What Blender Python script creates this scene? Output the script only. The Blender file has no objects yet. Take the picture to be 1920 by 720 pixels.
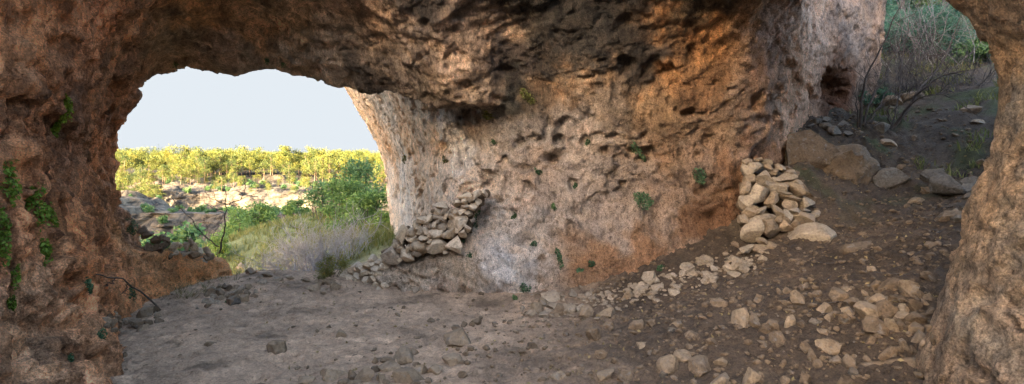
import bpy, math, random, time
import numpy as np
from mathutils import Vector, Matrix, Euler
T0 = time.time()
random.seed(7)
rng = np.random.default_rng(11)
scene = bpy.context.scene
C = scene.collection

# ------------------------------------------------------------------ basics
FPX, HOR, CAMZ = 960.0, 330.0, 1.6        # focal length and horizon row of the photograph, eye height in metres
def W(px, py, Y):
    """real-world point seen at photo pixel (px,py) at distance Y"""
    return ((px-960.0)/FPX*Y, Y, CAMZ-(py-HOR)/FPX*Y)

def mesh_np(name, V, F):
    V = np.asarray(V, dtype=np.float32); F = np.asarray(F, dtype=np.int32)
    me = bpy.data.meshes.new(name)
    n, k = F.shape
    me.vertices.add(len(V)); me.vertices.foreach_set('co', V.ravel())
    me.loops.add(n*k); me.loops.foreach_set('vertex_index', F.ravel())
    me.polygons.add(n); me.polygons.foreach_set('loop_start', np.arange(0, n*k, k, dtype=np.int32))
    me.update(calc_edges=True); me.validate()
    return me

def obj(name, me, mat=None, parent=None, smooth=True):
    o = bpy.data.objects.new(name, me)
    C.objects.link(o)
    if mat and me is not None and not me.materials: me.materials.append(mat)
    if me is not None and smooth and len(me.polygons):
        me.polygons.foreach_set('use_smooth', np.ones(len(me.polygons), dtype=bool))
    if parent: o.parent = parent
    return o

def tag(o, label, cat, group=None, kind=None):
    o['label'] = label; o['category'] = cat
    if group: o['group'] = group
    if kind: o['kind'] = kind
    return o

def thing(name, loc, label, cat, group=None, rz=0.0, scale=1.0):
    o = bpy.data.objects.new(name, None); C.objects.link(o)
    o.empty_display_size = 0.2
    o.location = loc; o.rotation_euler = (0, 0, rz); o.scale = (scale,)*3
    return tag(o, label, cat, group)

def copy_thing(src, loc, rz=0.0, scale=None, label=None, group=None):
    r = src.copy(); C.objects.link(r); r.location = loc; r.rotation_euler = (0, 0, rz)
    if scale is not None: r.scale = (scale,)*3 if not isinstance(scale, tuple) else scale
    if label: r['label'] = label
    if group: r['group'] = group
    for ch in src.children:
        c = ch.copy(); C.objects.link(c); c.parent = r
        for g in ch.children:
            d = g.copy(); C.objects.link(d); d.parent = c
    return r

# ------------------------------------------------------------------ noise in numpy
_G = rng.normal(size=(256, 3)); _G /= np.linalg.norm(_G, axis=1)[:, None]; _G = _G.astype(np.float32)
def _hash(ix, iy, iz, seed):
    with np.errstate(over='ignore'):
        h = ix.astype(np.uint32)*np.uint32(374761393) + iy.astype(np.uint32)*np.uint32(668265263) + iz.astype(np.uint32)*np.uint32(2246822519) + np.uint32(seed*3266489 + 7)
        h = (h ^ (h >> np.uint32(13)))*np.uint32(1274126177)
        h ^= h >> np.uint32(16)
    return h
def gnoise(P, seed=0):
    P = np.asarray(P, dtype=np.float32)
    I = np.floor(P).astype(np.int64); Fr = P-I
    U = Fr*Fr*Fr*(Fr*(Fr*6-15)+10)
    out = np.zeros(len(P), dtype=np.float32)
    for dx in (0, 1):
        wx = U[:, 0] if dx else 1-U[:, 0]
        for dy in (0, 1):
            wy = U[:, 1] if dy else 1-U[:, 1]
            for dz in (0, 1):
                wz = U[:, 2] if dz else 1-U[:, 2]
                g = _G[_hash(I[:, 0]+dx, I[:, 1]+dy, I[:, 2]+dz, seed) & np.uint32(255)]
                d = g[:, 0]*(Fr[:, 0]-dx)+g[:, 1]*(Fr[:, 1]-dy)+g[:, 2]*(Fr[:, 2]-dz)
                out += wx*wy*wz*d
    return out*1.5
def fbm(P, seed=0, octs=4, gain=0.5, lac=2.03, ridge=False):
    P = np.asarray(P, dtype=np.float32); a, s = 1.0, 0.0
    out = np.zeros(len(P), dtype=np.float32)
    for i in range(octs):
        n = gnoise(P, seed+i*17)
        if ridge: n = 1-2*np.abs(n)*1.4
        out += a*n; s += a; a *= gain; P = P*lac+3.7
    return out/s
def worley(P, seed=0):
    """distance to the nearest feature point"""
    P = np.asarray(P, dtype=np.float32); I = np.floor(P).astype(np.int64)
    best = np.full(len(P), 9.0, dtype=np.float32); cid = np.zeros(len(P), dtype=np.uint32)
    for dx in (-1, 0, 1):
        for dy in (-1, 0, 1):
            for dz in (-1, 0, 1):
                J = I+np.array([dx, dy, dz])
                h = _hash(J[:, 0], J[:, 1], J[:, 2], seed)
                q = J+np.stack([(h & 1023)/1023.0, ((h >> 10) & 1023)/1023.0, ((h >> 20) & 1023)/1023.0], 1)
                d = ((P-q)**2).sum(1).astype(np.float32)
                m = d < best; best[m] = d[m]; cid[m] = h[m]
    return np.sqrt(best), (cid >> 5 & 1023)/1023.0
def facets(P, seed=0):
    """broken faces: every cell of space is a plane with its own tilt"""
    P = np.asarray(P, dtype=np.float32); I = np.floor(P).astype(np.int64)
    best = np.full(len(P), 9.0, dtype=np.float32); out = np.zeros(len(P), np.float32)
    for dx in (-1, 0, 1):
        for dy in (-1, 0, 1):
            for dz in (-1, 0, 1):
                J = I+np.array([dx, dy, dz]); h = _hash(J[:, 0], J[:, 1], J[:, 2], seed)
                e = (P-J-np.stack([(h & 1023)/1023.0, ((h >> 10) & 1023)/1023.0, ((h >> 20) & 1023)/1023.0], 1)).astype(np.float32)
                d = (e*e).sum(1); m = d < best; best[m] = d[m]
                out[m] = (e[m]*_G[(h[m] >> 7) & np.uint32(255)]).sum(1)+((h[m] >> 3) & 255)/255.0*.4-.2
    return out
def sstep(a, b, x):
    t = np.clip((x-a)/(b-a), 0, 1); return t*t*(3-2*t)

# ------------------------------------------------------------------ materials
def new_mat(name, rough=0.9):
    m = bpy.data.materials.new(name); m.use_nodes = True
    nt = m.node_tree; b = nt.nodes['Principled BSDF']
    b.inputs['Roughness'].default_value = rough
    b.inputs['Specular IOR Level'].default_value = 0.25
    return m, nt, b
def nd(nt, typ, **kw):
    n = nt.nodes.new(typ)
    for k, v in kw.items():
        if k in n.inputs: n.inputs[k].default_value = v
        else: setattr(n, k, v)
    return n
def lk(nt, a, b): nt.links.new(a, b)
def noise_node(nt, coord, scale, detail=6, rough=0.6, dist=0.0):
    n = nd(nt, 'ShaderNodeTexNoise'); n.inputs['Scale'].default_value = scale
    n.inputs['Detail'].default_value = detail; n.inputs['Roughness'].default_value = rough; n.inputs['Distortion'].default_value = dist
    lk(nt, coord, n.inputs['Vector']); return n
def ramp(nt, fac, stops):
    r = nd(nt, 'ShaderNodeValToRGB'); e = r.color_ramp.elements
    while len(e) < len(stops): e.new(0.5)
    for el, (p, c) in zip(e, stops):
        el.position = p; el.color = (*c, 1) if len(c) == 3 else c
    lk(nt, fac, r.inputs['Fac']); return r
def mix(nt, mode, fac, a, b):
    m = nd(nt, 'ShaderNodeMix'); m.data_type = 'RGBA'; m.blend_type = mode
    for s, v in (('Factor', fac), ('A', a), ('B', b)):
        sock = [i for i in m.inputs if i.name == s and (i.type == 'VALUE' if s == 'Factor' else i.type == 'RGBA')][0]
        if hasattr(v, 'is_output'): lk(nt, v, sock)
        elif isinstance(v, (int, float)): sock.default_value = v
        else: sock.default_value = (*v, 1)
    return [o for o in m.outputs if o.type == 'RGBA'][0]
def mapping(nt, coord, scale):
    mp = nd(nt, 'ShaderNodeMapping'); mp.inputs['Scale'].default_value = scale
    lk(nt, coord, mp.inputs['Vector']); return mp.outputs['Vector']
def bump(nt, h, dist, strength=1.0, prev=None):
    b = nd(nt, 'ShaderNodeBump'); b.inputs['Strength'].default_value = strength; b.inputs['Distance'].default_value = dist
    lk(nt, h, b.inputs['Height'])
    if prev: lk(nt, prev, b.inputs['Normal'])
    return b.outputs['Normal']
def g3(v): return (v, v, v)

def rock_material():
    m, nt, b = new_mat('weathered_limestone', 0.92)
    co = nd(nt, 'ShaderNodeNewGeometry').outputs['Position']
    at = nd(nt, 'ShaderNodeAttribute'); at.attribute_name = 'zone'
    col = at.outputs['Color']
    n1 = noise_node(nt, co, 2.3, 9, 0.68, 0.6); n2 = noise_node(nt, co, 9.0, 8, 0.7, 0.4)
    n3 = noise_node(nt, mapping(nt, co, (30, 30, 14)), 1.0, 5, 0.7, 0.3)
    col = mix(nt, 'MULTIPLY', 1.0, col, ramp(nt, n1.outputs['Fac'], [(0.32, (.50, .48, .48)), (0.45, (1.0, 1.0, 1.02)), (0.60, (1.22, 1.16, 1.1)), (0.75, (1.5, 1.42, 1.35))]).outputs['Color'])
    col = mix(nt, 'MULTIPLY', 0.85, col, ramp(nt, n2.outputs['Fac'], [(0.33, (.40, .38, .36)), (0.44, (1.0, .98, .96)), (0.58, (1.18, 1.17, 1.15)), (0.72, (1.6, 1.6, 1.6))]).outputs['Color'])
    col = mix(nt, 'MULTIPLY', 0.7, col, ramp(nt, n3.outputs['Fac'], [(0.36, (.45, .43, .41)), (0.46, (1, 1, 1)), (0.66, (1.4, 1.4, 1.42))]).outputs['Color'])
    # iron-orange blushes and grey lichen patches
    n4 = noise_node(nt, co, 1.35, 7, 0.66, 0.8)
    col = mix(nt, 'MIX', ramp(nt, n4.outputs['Fac'], [(0.56, g3(0)), (0.74, g3(.4))]).outputs['Color'], col, mix(nt, 'MULTIPLY', 1.0, col, (1.25, .86, .62)))
    n5 = noise_node(nt, mapping(nt, co, (1.1, 1.1, .7)), 3.1, 8, 0.7, 0.5)
    col = mix(nt, 'MIX', ramp(nt, n5.outputs['Fac'], [(0.56, g3(0)), (0.66, g3(.5))]).outputs['Color'], col, mix(nt, 'MULTIPLY', 1.0, col, (.72, .86, .98)))
    # small black pock marks (manganese, soot)
    n6 = noise_node(nt, co, 6.0, 10, 0.75, 1.0)
    col = mix(nt, 'MULTIPLY', ramp(nt, n6.outputs['Fac'], [(0.60, g3(0)), (0.67, g3(.8))]).outputs['Color'], col, (.22, .21, .21))
    n8 = noise_node(nt, mapping(nt, co, (1.25, 1.25, .75)), 1.5, 9, .66, .9)
    n9 = noise_node(nt, mapping(nt, co, (7, 7, .9)), 1.0, 6, .65, .5)
    col = mix(nt, 'MULTIPLY', at.outputs['Alpha'], col, ramp(nt, n9.outputs['Fac'], [(.36, (.36, .34, .33)), (.5, (1, 1, 1)), (.62, (1.8, 1.78, 1.75))]).outputs['Color'])
    st = nd(nt, 'ShaderNodeMath', operation='MULTIPLY'); lk(nt, ramp(nt, n8.outputs['Fac'], [(.50, g3(0)), (.60, g3(1))]).outputs['Color'], st.inputs[0]); lk(nt, at.outputs['Alpha'], st.inputs[1])
    col = mix(nt, 'MULTIPLY', st.outputs[0], col, (.20, .195, .19))
    vo = nd(nt, 'ShaderNodeTexVoronoi'); vo.feature = 'F1'; vo.inputs['Scale'].default_value = 17.0
    lk(nt, mix(nt, 'ADD', .12, co, noise_node(nt, co, 9, 4, .6).outputs['Color']), vo.inputs['Vector'])
    pm = noise_node(nt, co, 2.1, 3, .6)
    n10 = noise_node(nt, co, 70, 4, .75, .2)
    col = mix(nt, 'MULTIPLY', .9, col, ramp(nt, n10.outputs['Fac'], [(.36, g3(.55)), (.5, g3(1.03)), (.64, g3(1.5))]).outputs['Color'])
    pit = nd(nt, 'ShaderNodeMath', operation='MULTIPLY'); lk(nt, ramp(nt, vo.outputs['Distance'], [(.12, g3(1)), (.30, g3(0))]).outputs['Color'], pit.inputs[0]); lk(nt, ramp(nt, pm.outputs['Fac'], [(.46, g3(0)), (.58, g3(1))]).outputs['Color'], pit.inputs[1])
    inv = nd(nt, 'ShaderNodeMath', operation='SUBTRACT'); inv.inputs[0].default_value = 1.0; lk(nt, pit.outputs[0], inv.inputs[1])
    col = mix(nt, 'MULTIPLY', pit.outputs[0], col, (.55, .50, .46))
    lk(nt, col, b.inputs['Base Color'])
    bn = bump(nt, inv.outputs[0], 0.05, 1.0)
    bn = bump(nt, n2.outputs['Fac'], 0.13, 1.0, bn)
    n7 = noise_node(nt, co, 24, 6, 0.72, 0.4)
    bn = bump(nt, n7.outputs['Fac'], 0.06, 1.0, bn)
    n11 = noise_node(nt, co, 62, 4, .7, .2)
    bn = bump(nt, n11.outputs['Fac'], 0.028, 1.0, bn)
    lk(nt, bn, b.inputs['Normal'])
    return m

def stone_material(name, c1, c2, dark, dust=(.20, .142, .094), sc=1.0):
    m, nt, b = new_mat(name, 0.9)
    co = nd(nt, 'ShaderNodeTexCoord').outputs['Object']
    oi = nd(nt, 'ShaderNodeObjectInfo').outputs['Random']
    pos = nd(nt, 'ShaderNodeNewGeometry').outputs['Position']
    base = ramp(nt, oi, [(0, c1), (.35, tuple((x+y)/2 for x, y in zip(c1, c2))), (.7, c2), (1, tuple(x*.72 for x in c1))]).outputs['Color']
    n1 = noise_node(nt, pos, 9*sc, 8, 0.7, 0.5); n2 = noise_node(nt, pos, 38*sc, 6, 0.7)
    col = mix(nt, 'MULTIPLY', 1.0, base, ramp(nt, n1.outputs['Fac'], [(0.3, dark), (0.5, (1, 1, 1)), (0.72, (1.25, 1.22, 1.2))]).outputs['Color'])
    col = mix(nt, 'MULTIPLY', 0.8, col, ramp(nt, n2.outputs['Fac'], [(0.32, g3(.5)), (0.5, g3(1)), (0.7, g3(1.3))]).outputs['Color'])
    n3 = noise_node(nt, pos, 14*sc, 7, 0.7, 0.6)
    col = mix(nt, 'MIX', ramp(nt, n3.outputs['Fac'], [(0.55, g3(0)), (0.68, g3(.6))]).outputs['Color'], col, (.20, .19, .18))
    sn = nd(nt, 'ShaderNodeSeparateXYZ'); lk(nt, nd(nt, 'ShaderNodeNewGeometry').outputs['Normal'], sn.inputs[0])
    du = nd(nt, 'ShaderNodeMath', operation='MULTIPLY'); lk(nt, ramp(nt, sn.outputs['Z'], [(.45, g3(0)), (.95, g3(.6))]).outputs['Color'], du.inputs[0]); lk(nt, ramp(nt, n1.outputs['Fac'], [(.35, g3(.3)), (.6, g3(1))]).outputs['Color'], du.inputs[1])
    col = mix(nt, 'MIX', du.outputs[0], col, dust)
    lk(nt, col, b.inputs['Base Color'])
    bn = bump(nt, n1.outputs['Fac'], 0.05, 0.7); bn = bump(nt, n2.outputs['Fac'], 0.02, 0.8, bn)
    lk(nt, bn, b.inputs['Normal'])
    return m

def ground_material():
    m, nt, b = new_mat('dry_cave_earth', 0.97)
    co = nd(nt, 'ShaderNodeNewGeometry').outputs['Position']
    at = nd(nt, 'ShaderNodeAttribute'); at.attribute_name = 'zone'
    n1 = noise_node(nt, co, 1.3, 8, 0.65, 0.5); n2 = noise_node(nt, co, 11, 8, 0.72, 0.3); n3 = noise_node(nt, co, 55, 6, 0.7)
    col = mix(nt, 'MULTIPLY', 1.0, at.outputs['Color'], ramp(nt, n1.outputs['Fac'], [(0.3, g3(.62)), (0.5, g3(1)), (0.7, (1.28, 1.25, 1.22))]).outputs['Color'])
    col = mix(nt, 'MULTIPLY', 1.0, col, ramp(nt, n2.outputs['Fac'], [(0.32, g3(.55)), (0.5, g3(1)), (0.68, g3(1.3))]).outputs['Color'])
    col = mix(nt, 'MULTIPLY', .8, col, ramp(nt, n3.outputs['Fac'], [(0.32, g3(.5)), (0.5, g3(1)), (0.7, g3(1.4))]).outputs['Color'])
    lk(nt, col, b.inputs['Base Color'])
    bn = bump(nt, n2.outputs['Fac'], 0.07, 0.9); bn = bump(nt, n3.outputs['Fac'], 0.02, 0.9, bn)
    lk(nt, bn, b.inputs['Normal'])
    return m

def leaf_material(name, c1, c2, trans=0.35, patch=0.0):
    m, nt, b = new_mat(name, 0.65)
    oi = nd(nt, 'ShaderNodeObjectInfo').outputs['Random']
    co = nd(nt, 'ShaderNodeNewGeometry').outputs['Position']
    rp = nd(nt, 'ShaderNodeNewGeometry').outputs['Random Per Island']
    col = ramp(nt, rp, [(0, c1), (1, c2)]).outputs['Color']
    col = mix(nt, 'MULTIPLY', 1.0, col, ramp(nt, oi, [(0, (.75, .8, .8)), (.5, (1, 1, 1)), (1, (1.3, 1.15, .9))]).outputs['Color'])
    if patch:
        col = mix(nt, 'MULTIPLY', 1.0, col, ramp(nt, noise_node(nt, co, patch, 3, .6).outputs['Fac'], [(.38, (.42, .55, .60)), (.5, (1, 1, 1)), (.66, (1.25, 1.1, .9))]).outputs['Color'])
    lk(nt, col, b.inputs['Base Color'])
    tr = nd(nt, 'ShaderNodeBsdfTranslucent'); lk(nt, col, tr.inputs['Color'])
    ms = nd(nt, 'ShaderNodeMixShader'); ms.inputs[0].default_value = trans
    lk(nt, b.outputs[0], ms.inputs[1]); lk(nt, tr.outputs[0], ms.inputs[2])
    lk(nt, ms.outputs[0], nt.nodes['Material Output'].inputs['Surface'])
    return m

def bark_material(name, c1, c2, sc=20):
    m, nt, b = new_mat(name, 0.9)
    co = nd(nt, 'ShaderNodeTexCoord').outputs['Object']
    n = noise_node(nt, mapping(nt, co, (sc, sc, sc*.3)), 1.0, 6, 0.7)
    lk(nt, ramp(nt, n.outputs['Fac'], [(.35, c1), (.65, c2)]).outputs['Color'], b.inputs['Base Color'])
    lk(nt, bump(nt, n.outputs['Fac'], 0.02, .8), b.inputs['Normal'])
    return m

def terrain_material():
    m, nt, b = new_mat('valley_slopes', 0.95)
    g = nd(nt, 'ShaderNodeNewGeometry'); co = g.outputs['Position']
    sep = nd(nt, 'ShaderNodeSeparateXYZ'); lk(nt, g.outputs['True Normal'], sep.inputs[0])
    n1 = noise_node(nt, co, .06, 8, .65, .4); n2 = noise_node(nt, mapping(nt, co, (1, 1, 2.2)), .35, 9, .7, .5); n3 = noise_node(nt, mapping(nt, co, (1, .6, .40)), .30, 9, .75, .5)
    soil = ramp(nt, n1.outputs['Fac'], [(.3, (.05, .036, .022)), (.45, (.085, .060, .028)), (.58, (.075, .058, .020)), (.72, (.032, .038, .013))]).outputs['Color']
    soil = mix(nt, 'MULTIPLY', 1.0, soil, ramp(nt, n2.outputs['Fac'], [(.3, g3(.5)), (.55, g3(1.05)), (.75, g3(1.35))]).outputs['Color'])
    rock = ramp(nt, n3.outputs['Fac'], [(.36, (.012, .010, .009)), (.44, (.055, .044, .034)), (.55, (.135, .10, .068)), (.72, (.19, .13, .078))]).outputs['Color']
    rock = mix(nt, 'MULTIPLY', 1.0, rock, ramp(nt, n2.outputs['Fac'], [(.36, g3(.22)), (.48, g3(.95)), (.7, g3(1.2))]).outputs['Color'])
    ma = nd(nt, 'ShaderNodeMath', operation='MULTIPLY_ADD'); lk(nt, n2.outputs['Fac'], ma.inputs[0]); ma.inputs[1].default_value = .5
    lk(nt, sep.outputs['Z'], ma.inputs[2])
    fac = ramp(nt, ma.outputs[0], [(1.06, g3(0)), (1.2, g3(1))]).outputs['Color']
    sp_ = nd(nt, 'ShaderNodeSeparateXYZ'); lk(nt, co, sp_.inputs[0]); mr = nd(nt, 'ShaderNodeMapRange'); lk(nt, sp_.outputs['Y'], mr.inputs['Value'])
    mr.inputs['From Min'].default_value = 226; mr.inputs['From Max'].default_value = 246
    lk(nt, mix(nt, 'MIX', mr.outputs['Result'], mix(nt, 'MIX', fac, rock, soil), (.028, .020, .010)), b.inputs['Base Color'])
    lk(nt, bump(nt, n2.outputs['Fac'], 1.6, .8), b.inputs['Normal'])
    return m

M = {}
M['rock'] = rock_material()
M['ground'] = ground_material()
M['stone_tan'] = stone_material('tan_limestone', (.23, .16, .10), (.29, .21, .14), (.5, .46, .42))
M['stone_cream'] = stone_material('pale_limestone', (.27, .205, .145), (.34, .27, .20), (.55, .5, .46))
M['stone_wall'] = stone_material('pale_wall_stone', (.42, .31, .20), (.53, .42, .31), (.5, .46, .42), (.40, .33, .25))
M['stone_dusty'] = stone_material('dusty_brown_stone', (.125, .083, .050), (.175, .120, .076), (.5, .46, .42))
M['stone_grey'] = stone_material('grey_weathered_stone', (.09, .075, .062), (.15, .125, .10), (.45, .43, .41))
M['leaf_wall'] = leaf_material('wall_plant_leaf', (.03, .075, .036), (.15, .23, .11))
M['leaf_lime'] = leaf_material('lime_creeper_leaf', (.10, .17, .02), (.20, .28, .04))
M['leaf_bush'] = leaf_material('broadleaf_bush', (.075, .140, .034), (.165, .235, .062))
M['leaf_dark'] = leaf_material('dark_evergreen_leaf', (.05, .115, .042), (.11, .17, .062))
M['leaf_broom'] = leaf_material('blue_green_broom', (.045, .11, .075), (.10, .19, .125))
M['leaf_pine'] = leaf_material('pine_needles', (.045, .068, .012), (.13, .125, .024), .25, .16)
M['leaf_grass'] = leaf_material('grass_blade', (.08, .10, .02), (.20, .18, .06))
M['leaf_dry'] = leaf_material('dry_grass', (.22, .16, .07), (.34, .25, .12))
M['bark'] = bark_material('dark_bark', (.035, .025, .020), (.085, .062, .048))
M['bark_grey'] = bark_material('grey_twig_bark', (.17, .155, .16), (.33, .31, .315))
M['bark_dim'] = bark_material('dim_twig_bark', (.040, .033, .031), (.085, .072, .068))
M['bark_mid'] = bark_material('grey_bramble_bark', (.10, .09, .088), (.21, .19, .185))
M['bark_pine'] = bark_material('pine_bark', (.10, .06, .035), (.20, .12, .07), 4)
M['terrain'] = terrain_material()

# ------------------------------------------------------------------ helpers for thin-plate height fields
def tps(ctrl):
    ctrl = np.array(ctrl, dtype=float); n = len(ctrl)
    def U(r2): return r2*np.log(r2+1e-9)
    d = ((ctrl[:, None, :2]-ctrl[None, :, :2])**2).sum(-1)
    K = U(d)+np.eye(n)*0.02; Pm = np.c_[np.ones(n), ctrl[:, :2]]
    A = np.zeros((n+3, n+3)); A[:n, :n] = K; A[:n, n:] = Pm; A[n:, :n] = Pm.T
    sol = np.linalg.solve(A, np.r_[ctrl[:, 2], 0, 0, 0])
    def f(x, y):
        x = np.asarray(x, dtype=float); sh = x.shape; x = x.ravel(); y = np.asarray(y, dtype=float).ravel()
        out = sol[n]+sol[n+1]*x+sol[n+2]*y
        for i in range(n): out += sol[i]*U((x-ctrl[i, 0])**2+(y-ctrl[i, 1])**2)
        return out.reshape(sh)
    return f
def poly_sdf(pts, X, Y):
    pts = np.array(pts, dtype=float); d = np.full(X.shape, 1e9); ins = np.zeros(X.shape, bool)
    n = len(pts)
    for i in range(n):
        a, b = pts[i], pts[(i+1) % n]; e = b-a
        t = np.clip(((X-a[0])*e[0]+(Y-a[1])*e[1])/(e@e+1e-12), 0, 1)
        d = np.minimum(d, (X-a[0]-t*e[0])**2+(Y-a[1]-t*e[1])**2)
        c = ((a[1] > Y) != (b[1] > Y))
        with np.errstate(divide='ignore', invalid='ignore'):
            ins ^= c & (X < (b[0]-a[0])*(Y-a[1])/(b[1]-a[1]+1e-12)+a[0])
    return np.where(ins, -1, 1)*np.sqrt(d)
def smin(a, b, k):
    h = np.clip(0.5+0.5*(b-a)/k, 0, 1); return b*(1-h)+a*h-k*h*(1-h)
def smax(a, b, k): return -smin(-a, -b, k)

# ------------------------------------------------------------------ the cave: one solid of rock with its hollows
H = 0.06
xs = np.arange(-8.0, 9.0, H, dtype=np.float32); ys = np.arange(-3.6, 16.2, H, dtype=np.float32); zs = np.arange(-0.7, 5.9, H, dtype=np.float32)
X2, Y2 = np.meshgrid(xs, ys, indexing='ij')
LV = [0.0, 0.7, 1.9, 2.8, 3.4, 4.6]
Lp = [[(-2.6, -2.6), (-2.7, 2), (-3.0, 3.4), (-3.15, 4.0), (-4.25, 5.4), (-4.5, 6.3), (-4.8, 7.4), (-5.5, 8.4)],
      [(-2.8, -2.6), (-2.9, 2), (-3.25, 3.4), (-3.55, 4.2), (-4.6, 5.6), (-5.1, 6.4), (-5.6, 7.2), (-6.05, 7.9), (-6.2, 8.4)],
      [(-3.0, -2.6), (-3.1, 2), (-3.5, 3.6), (-4.4, 5), (-5.45, 6.5), (-6.3, 7.8), (-6.45, 8.3)],
      [(-2.9, -2.6), (-3.0, 2), (-3.35, 3.6), (-4.15, 5), (-5.2, 6.5), (-5.95, 7.8), (-6.1, 8.3)],
      [(-2.8, -2.6), (-2.9, 2), (-3.2, 3.6), (-3.9, 5), (-4.8, 6.5), (-5.45, 7.8), (-5.6, 8.3)],
      [(-2.6, -2.6), (-2.7, 2), (-2.9, 3.6), (-3.5, 5), (-4.2, 6.5), (-4.5, 7.8), (-4.7, 8.3)]]
Lp = [p+[(-7.3, 8.3), (-9, 7.3), (-9, -2.6)] for p in Lp]
Rv = [0.0, 1.0, 2.0, 2.8, 3.5, 4.6]
Rp = [[(-3.26, 14), (-2.4, 11.3), (-1.55, 9.2), (-1.0, 8.1), (-.45, 7.4), (.0, 6.75), (.8, 6.6), (1.8, 6.6), (2.9, 6.7), (3.4, 6.95), (3.9, 7.5), (4.6, 8.4), (5.6, 9.2), (6.6, 10), (7.6, 10.8)],
      [(-3.4, 14), (-2.45, 11.3), (-1.55, 9.2), (-.98, 8.05), (-.36, 7.4), (.3, 7.0), (1, 6.95), (2, 6.95), (3, 7.0), (3.45, 7.2), (4.1, 7.85), (4.85, 8.7), (6.0, 9.4), (7.4, 10.3)],
      [(-3.5, 14), (-2.5, 11.3), (-1.6, 9.2), (-.95, 8.1), (-.32, 7.5), (.4, 7.05), (1.1, 7.0), (2, 6.95), (3, 6.95), (3.4, 7.1), (4.1, 7.75), (4.85, 8.6), (5.9, 9.3), (7.3, 10.2)],
      [(-3.85, 14), (-2.85, 11.3), (-1.9, 9.2), (-1.3, 8.15), (-.62, 7.5), (.1, 6.8), (1, 6.6), (2, 6.6), (3, 6.7), (3.4, 6.85), (4.1, 7.6), (4.9, 8.5), (5.9, 9.2), (7.3, 10.1)],
      [(-4.28, 14), (-3.25, 11.3), (-2.2, 9.2), (-1.6, 8.2), (-.85, 7.5), (.1, 6.5), (1, 6.2), (2, 6.15), (3, 6.4), (3.4, 6.65), (4.1, 7.45), (4.9, 8.4), (5.9, 9.1), (7.2, 10)],
      [(-4.95, 14), (-3.6, 11.3), (-2.4, 9.2), (-1.75, 8.2), (-.95, 7.5), (.1, 6.3), (1, 5.8), (2, 5.75), (3, 6.15), (3.4, 6.5), (4.1, 7.3), (4.9, 8.3), (5.9, 9.0), (7.2, 9.9)]]
Rp = [p+[(8.2, 15), (8.2, 16), (-1.2, 16)] for p in Rp]
roof_pts = [(-9, 7.3), (-7.2, 8.2), (-5.7, 8.5), (-4.6, 8.3), (-3.6, 8.1), (-2.8, 8.0), (-2.2, 7.8), (-1.55, 7.5), (-.95, 7.3), (-.45, 7.25), (.1, 7.5), (.5, 8.2), (.6, 15), (3.2, 15), (3.3, 7.4), (4.3, 6.2), (5.6, 5.2), (9, 4.3), (9, 3.4), (2.6, 3.6), (2.0, 5.3), (-.5, 5.5), (-2.4, 6.1), (-4.0, 6.0), (-4.6, 5.0), (-9, 2.4)]
zc_ctrl = [W(335, 118, 8.2), W(400, 130, 8.15), W(440, 137, 8.1), W(480, 130, 8.1), W(540, 142, 8.05), W(600, 162, 8.0), W(640, 176, 7.95), W(700, 180, 7.7), W(760, 194, 7.45), W(800, 208, 7.3), W(850, 236, 7.2), W(900, 280, 7.1), W(800, 150, 6.9), W(880, 190, 6.8),
           W(480, 60, 7.6), W(480, 0, 7.0), W(700, 80, 7.1), W(700, 0, 6.4), W(960, 80, 6.6), W(960, 0, 6.1), W(1200, 60, 6.3), W(1200, 0, 6.0), W(1350, 0, 6.0), W(250, 0, 6.3),
           (0, 4.6, 4.2), (-2, 4.6, 4.2), (0, 2, 4.6), (-2, 2, 4.4), (2, 2, 4.3), (0, -2.5, 4.2), (3, 4, 3.9), (4, 5.5, 4.4), (5, 5, 4.4), (3.4, 6, 4.1), (-6.5, 8.5, 3.3), (-6.5, 5, 3.3), (7, 3, 4.2)]
zc = np.clip(tps(zc_ctrl)(X2, Y2), 2.6, 4.9).astype(np.float32)
def stack(levels, polys):
    D = np.stack([poly_sdf(p, X2, Y2) for p in polys]).astype(np.float32)
    out = np.empty((len(xs), len(ys), len(zs)), np.float32)
    for k, z in enumerate(zs):
        z = float(np.clip(z, levels[0], levels[-1])); i = min(int(np.searchsorted(levels, z, side='right'))-1, len(levels)-2)
        t = (z-levels[i])/(levels[i+1]-levels[i]); out[:, :, k] = D[i]*(1-t)+D[i+1]*t
    return out
F = smin(stack(LV, Lp), stack(Rv, Rp), 0.3)
droof = poly_sdf(roof_pts, X2, Y2).astype(np.float32)
F = smin(F, smax(zc[:, :, None]-zs[None, None, :], droof[:, :, None], 0.16), 0.32)
# the pillar of rock by the second opening
pz = [-1, .0, .24, 1.0, 1.6, 2.1, 2.3, 2.65, 2.9, 3.2, 3.6, 5]; pr = [1.6, 1.47, 1.38, 1.19, 1.04, .93, .95, 1.11, 1.3, 1.65, 2.3, 3.2]
R2 = np.hypot(X2-3.7, Y2-2.5).astype(np.float32)
F = smin(F, R2[:, :, None]-np.interp(zs, pz, pr).astype(np.float32)[None, None, :], 0.35)
def capsule(a, b, r, sq=(1, 1, 1)):
    a = np.array(a); b = np.array(b); e = b-a
    P = [X2[:, :, None]-a[0], Y2[:, :, None]-a[1], zs[None, None, :]-a[2]]
    t = np.clip((P[0]*e[0]+P[1]*e[1]+P[2]*e[2])/(e@e), 0, 1).astype(np.float32)
    return (np.sqrt(((P[0]-t*e[0])/sq[0])**2+((P[1]-t*e[1])/sq[1])**2+((P[2]-t*e[2])/sq[2])**2)-r).astype(np.float32)
F = smin(F, capsule((-5.45, 6.7, .02), (-4.95, 7.95, -.12), .56, (1.0, .9, 1.0)), .2)      # ledge left of the mouth
F = smin(F, capsule((-1.55, 7.75, -.05), (-.2, 7.3, .35), .5, (1, 1, 1)), .2)            # outcrop under the stepped wall
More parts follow.
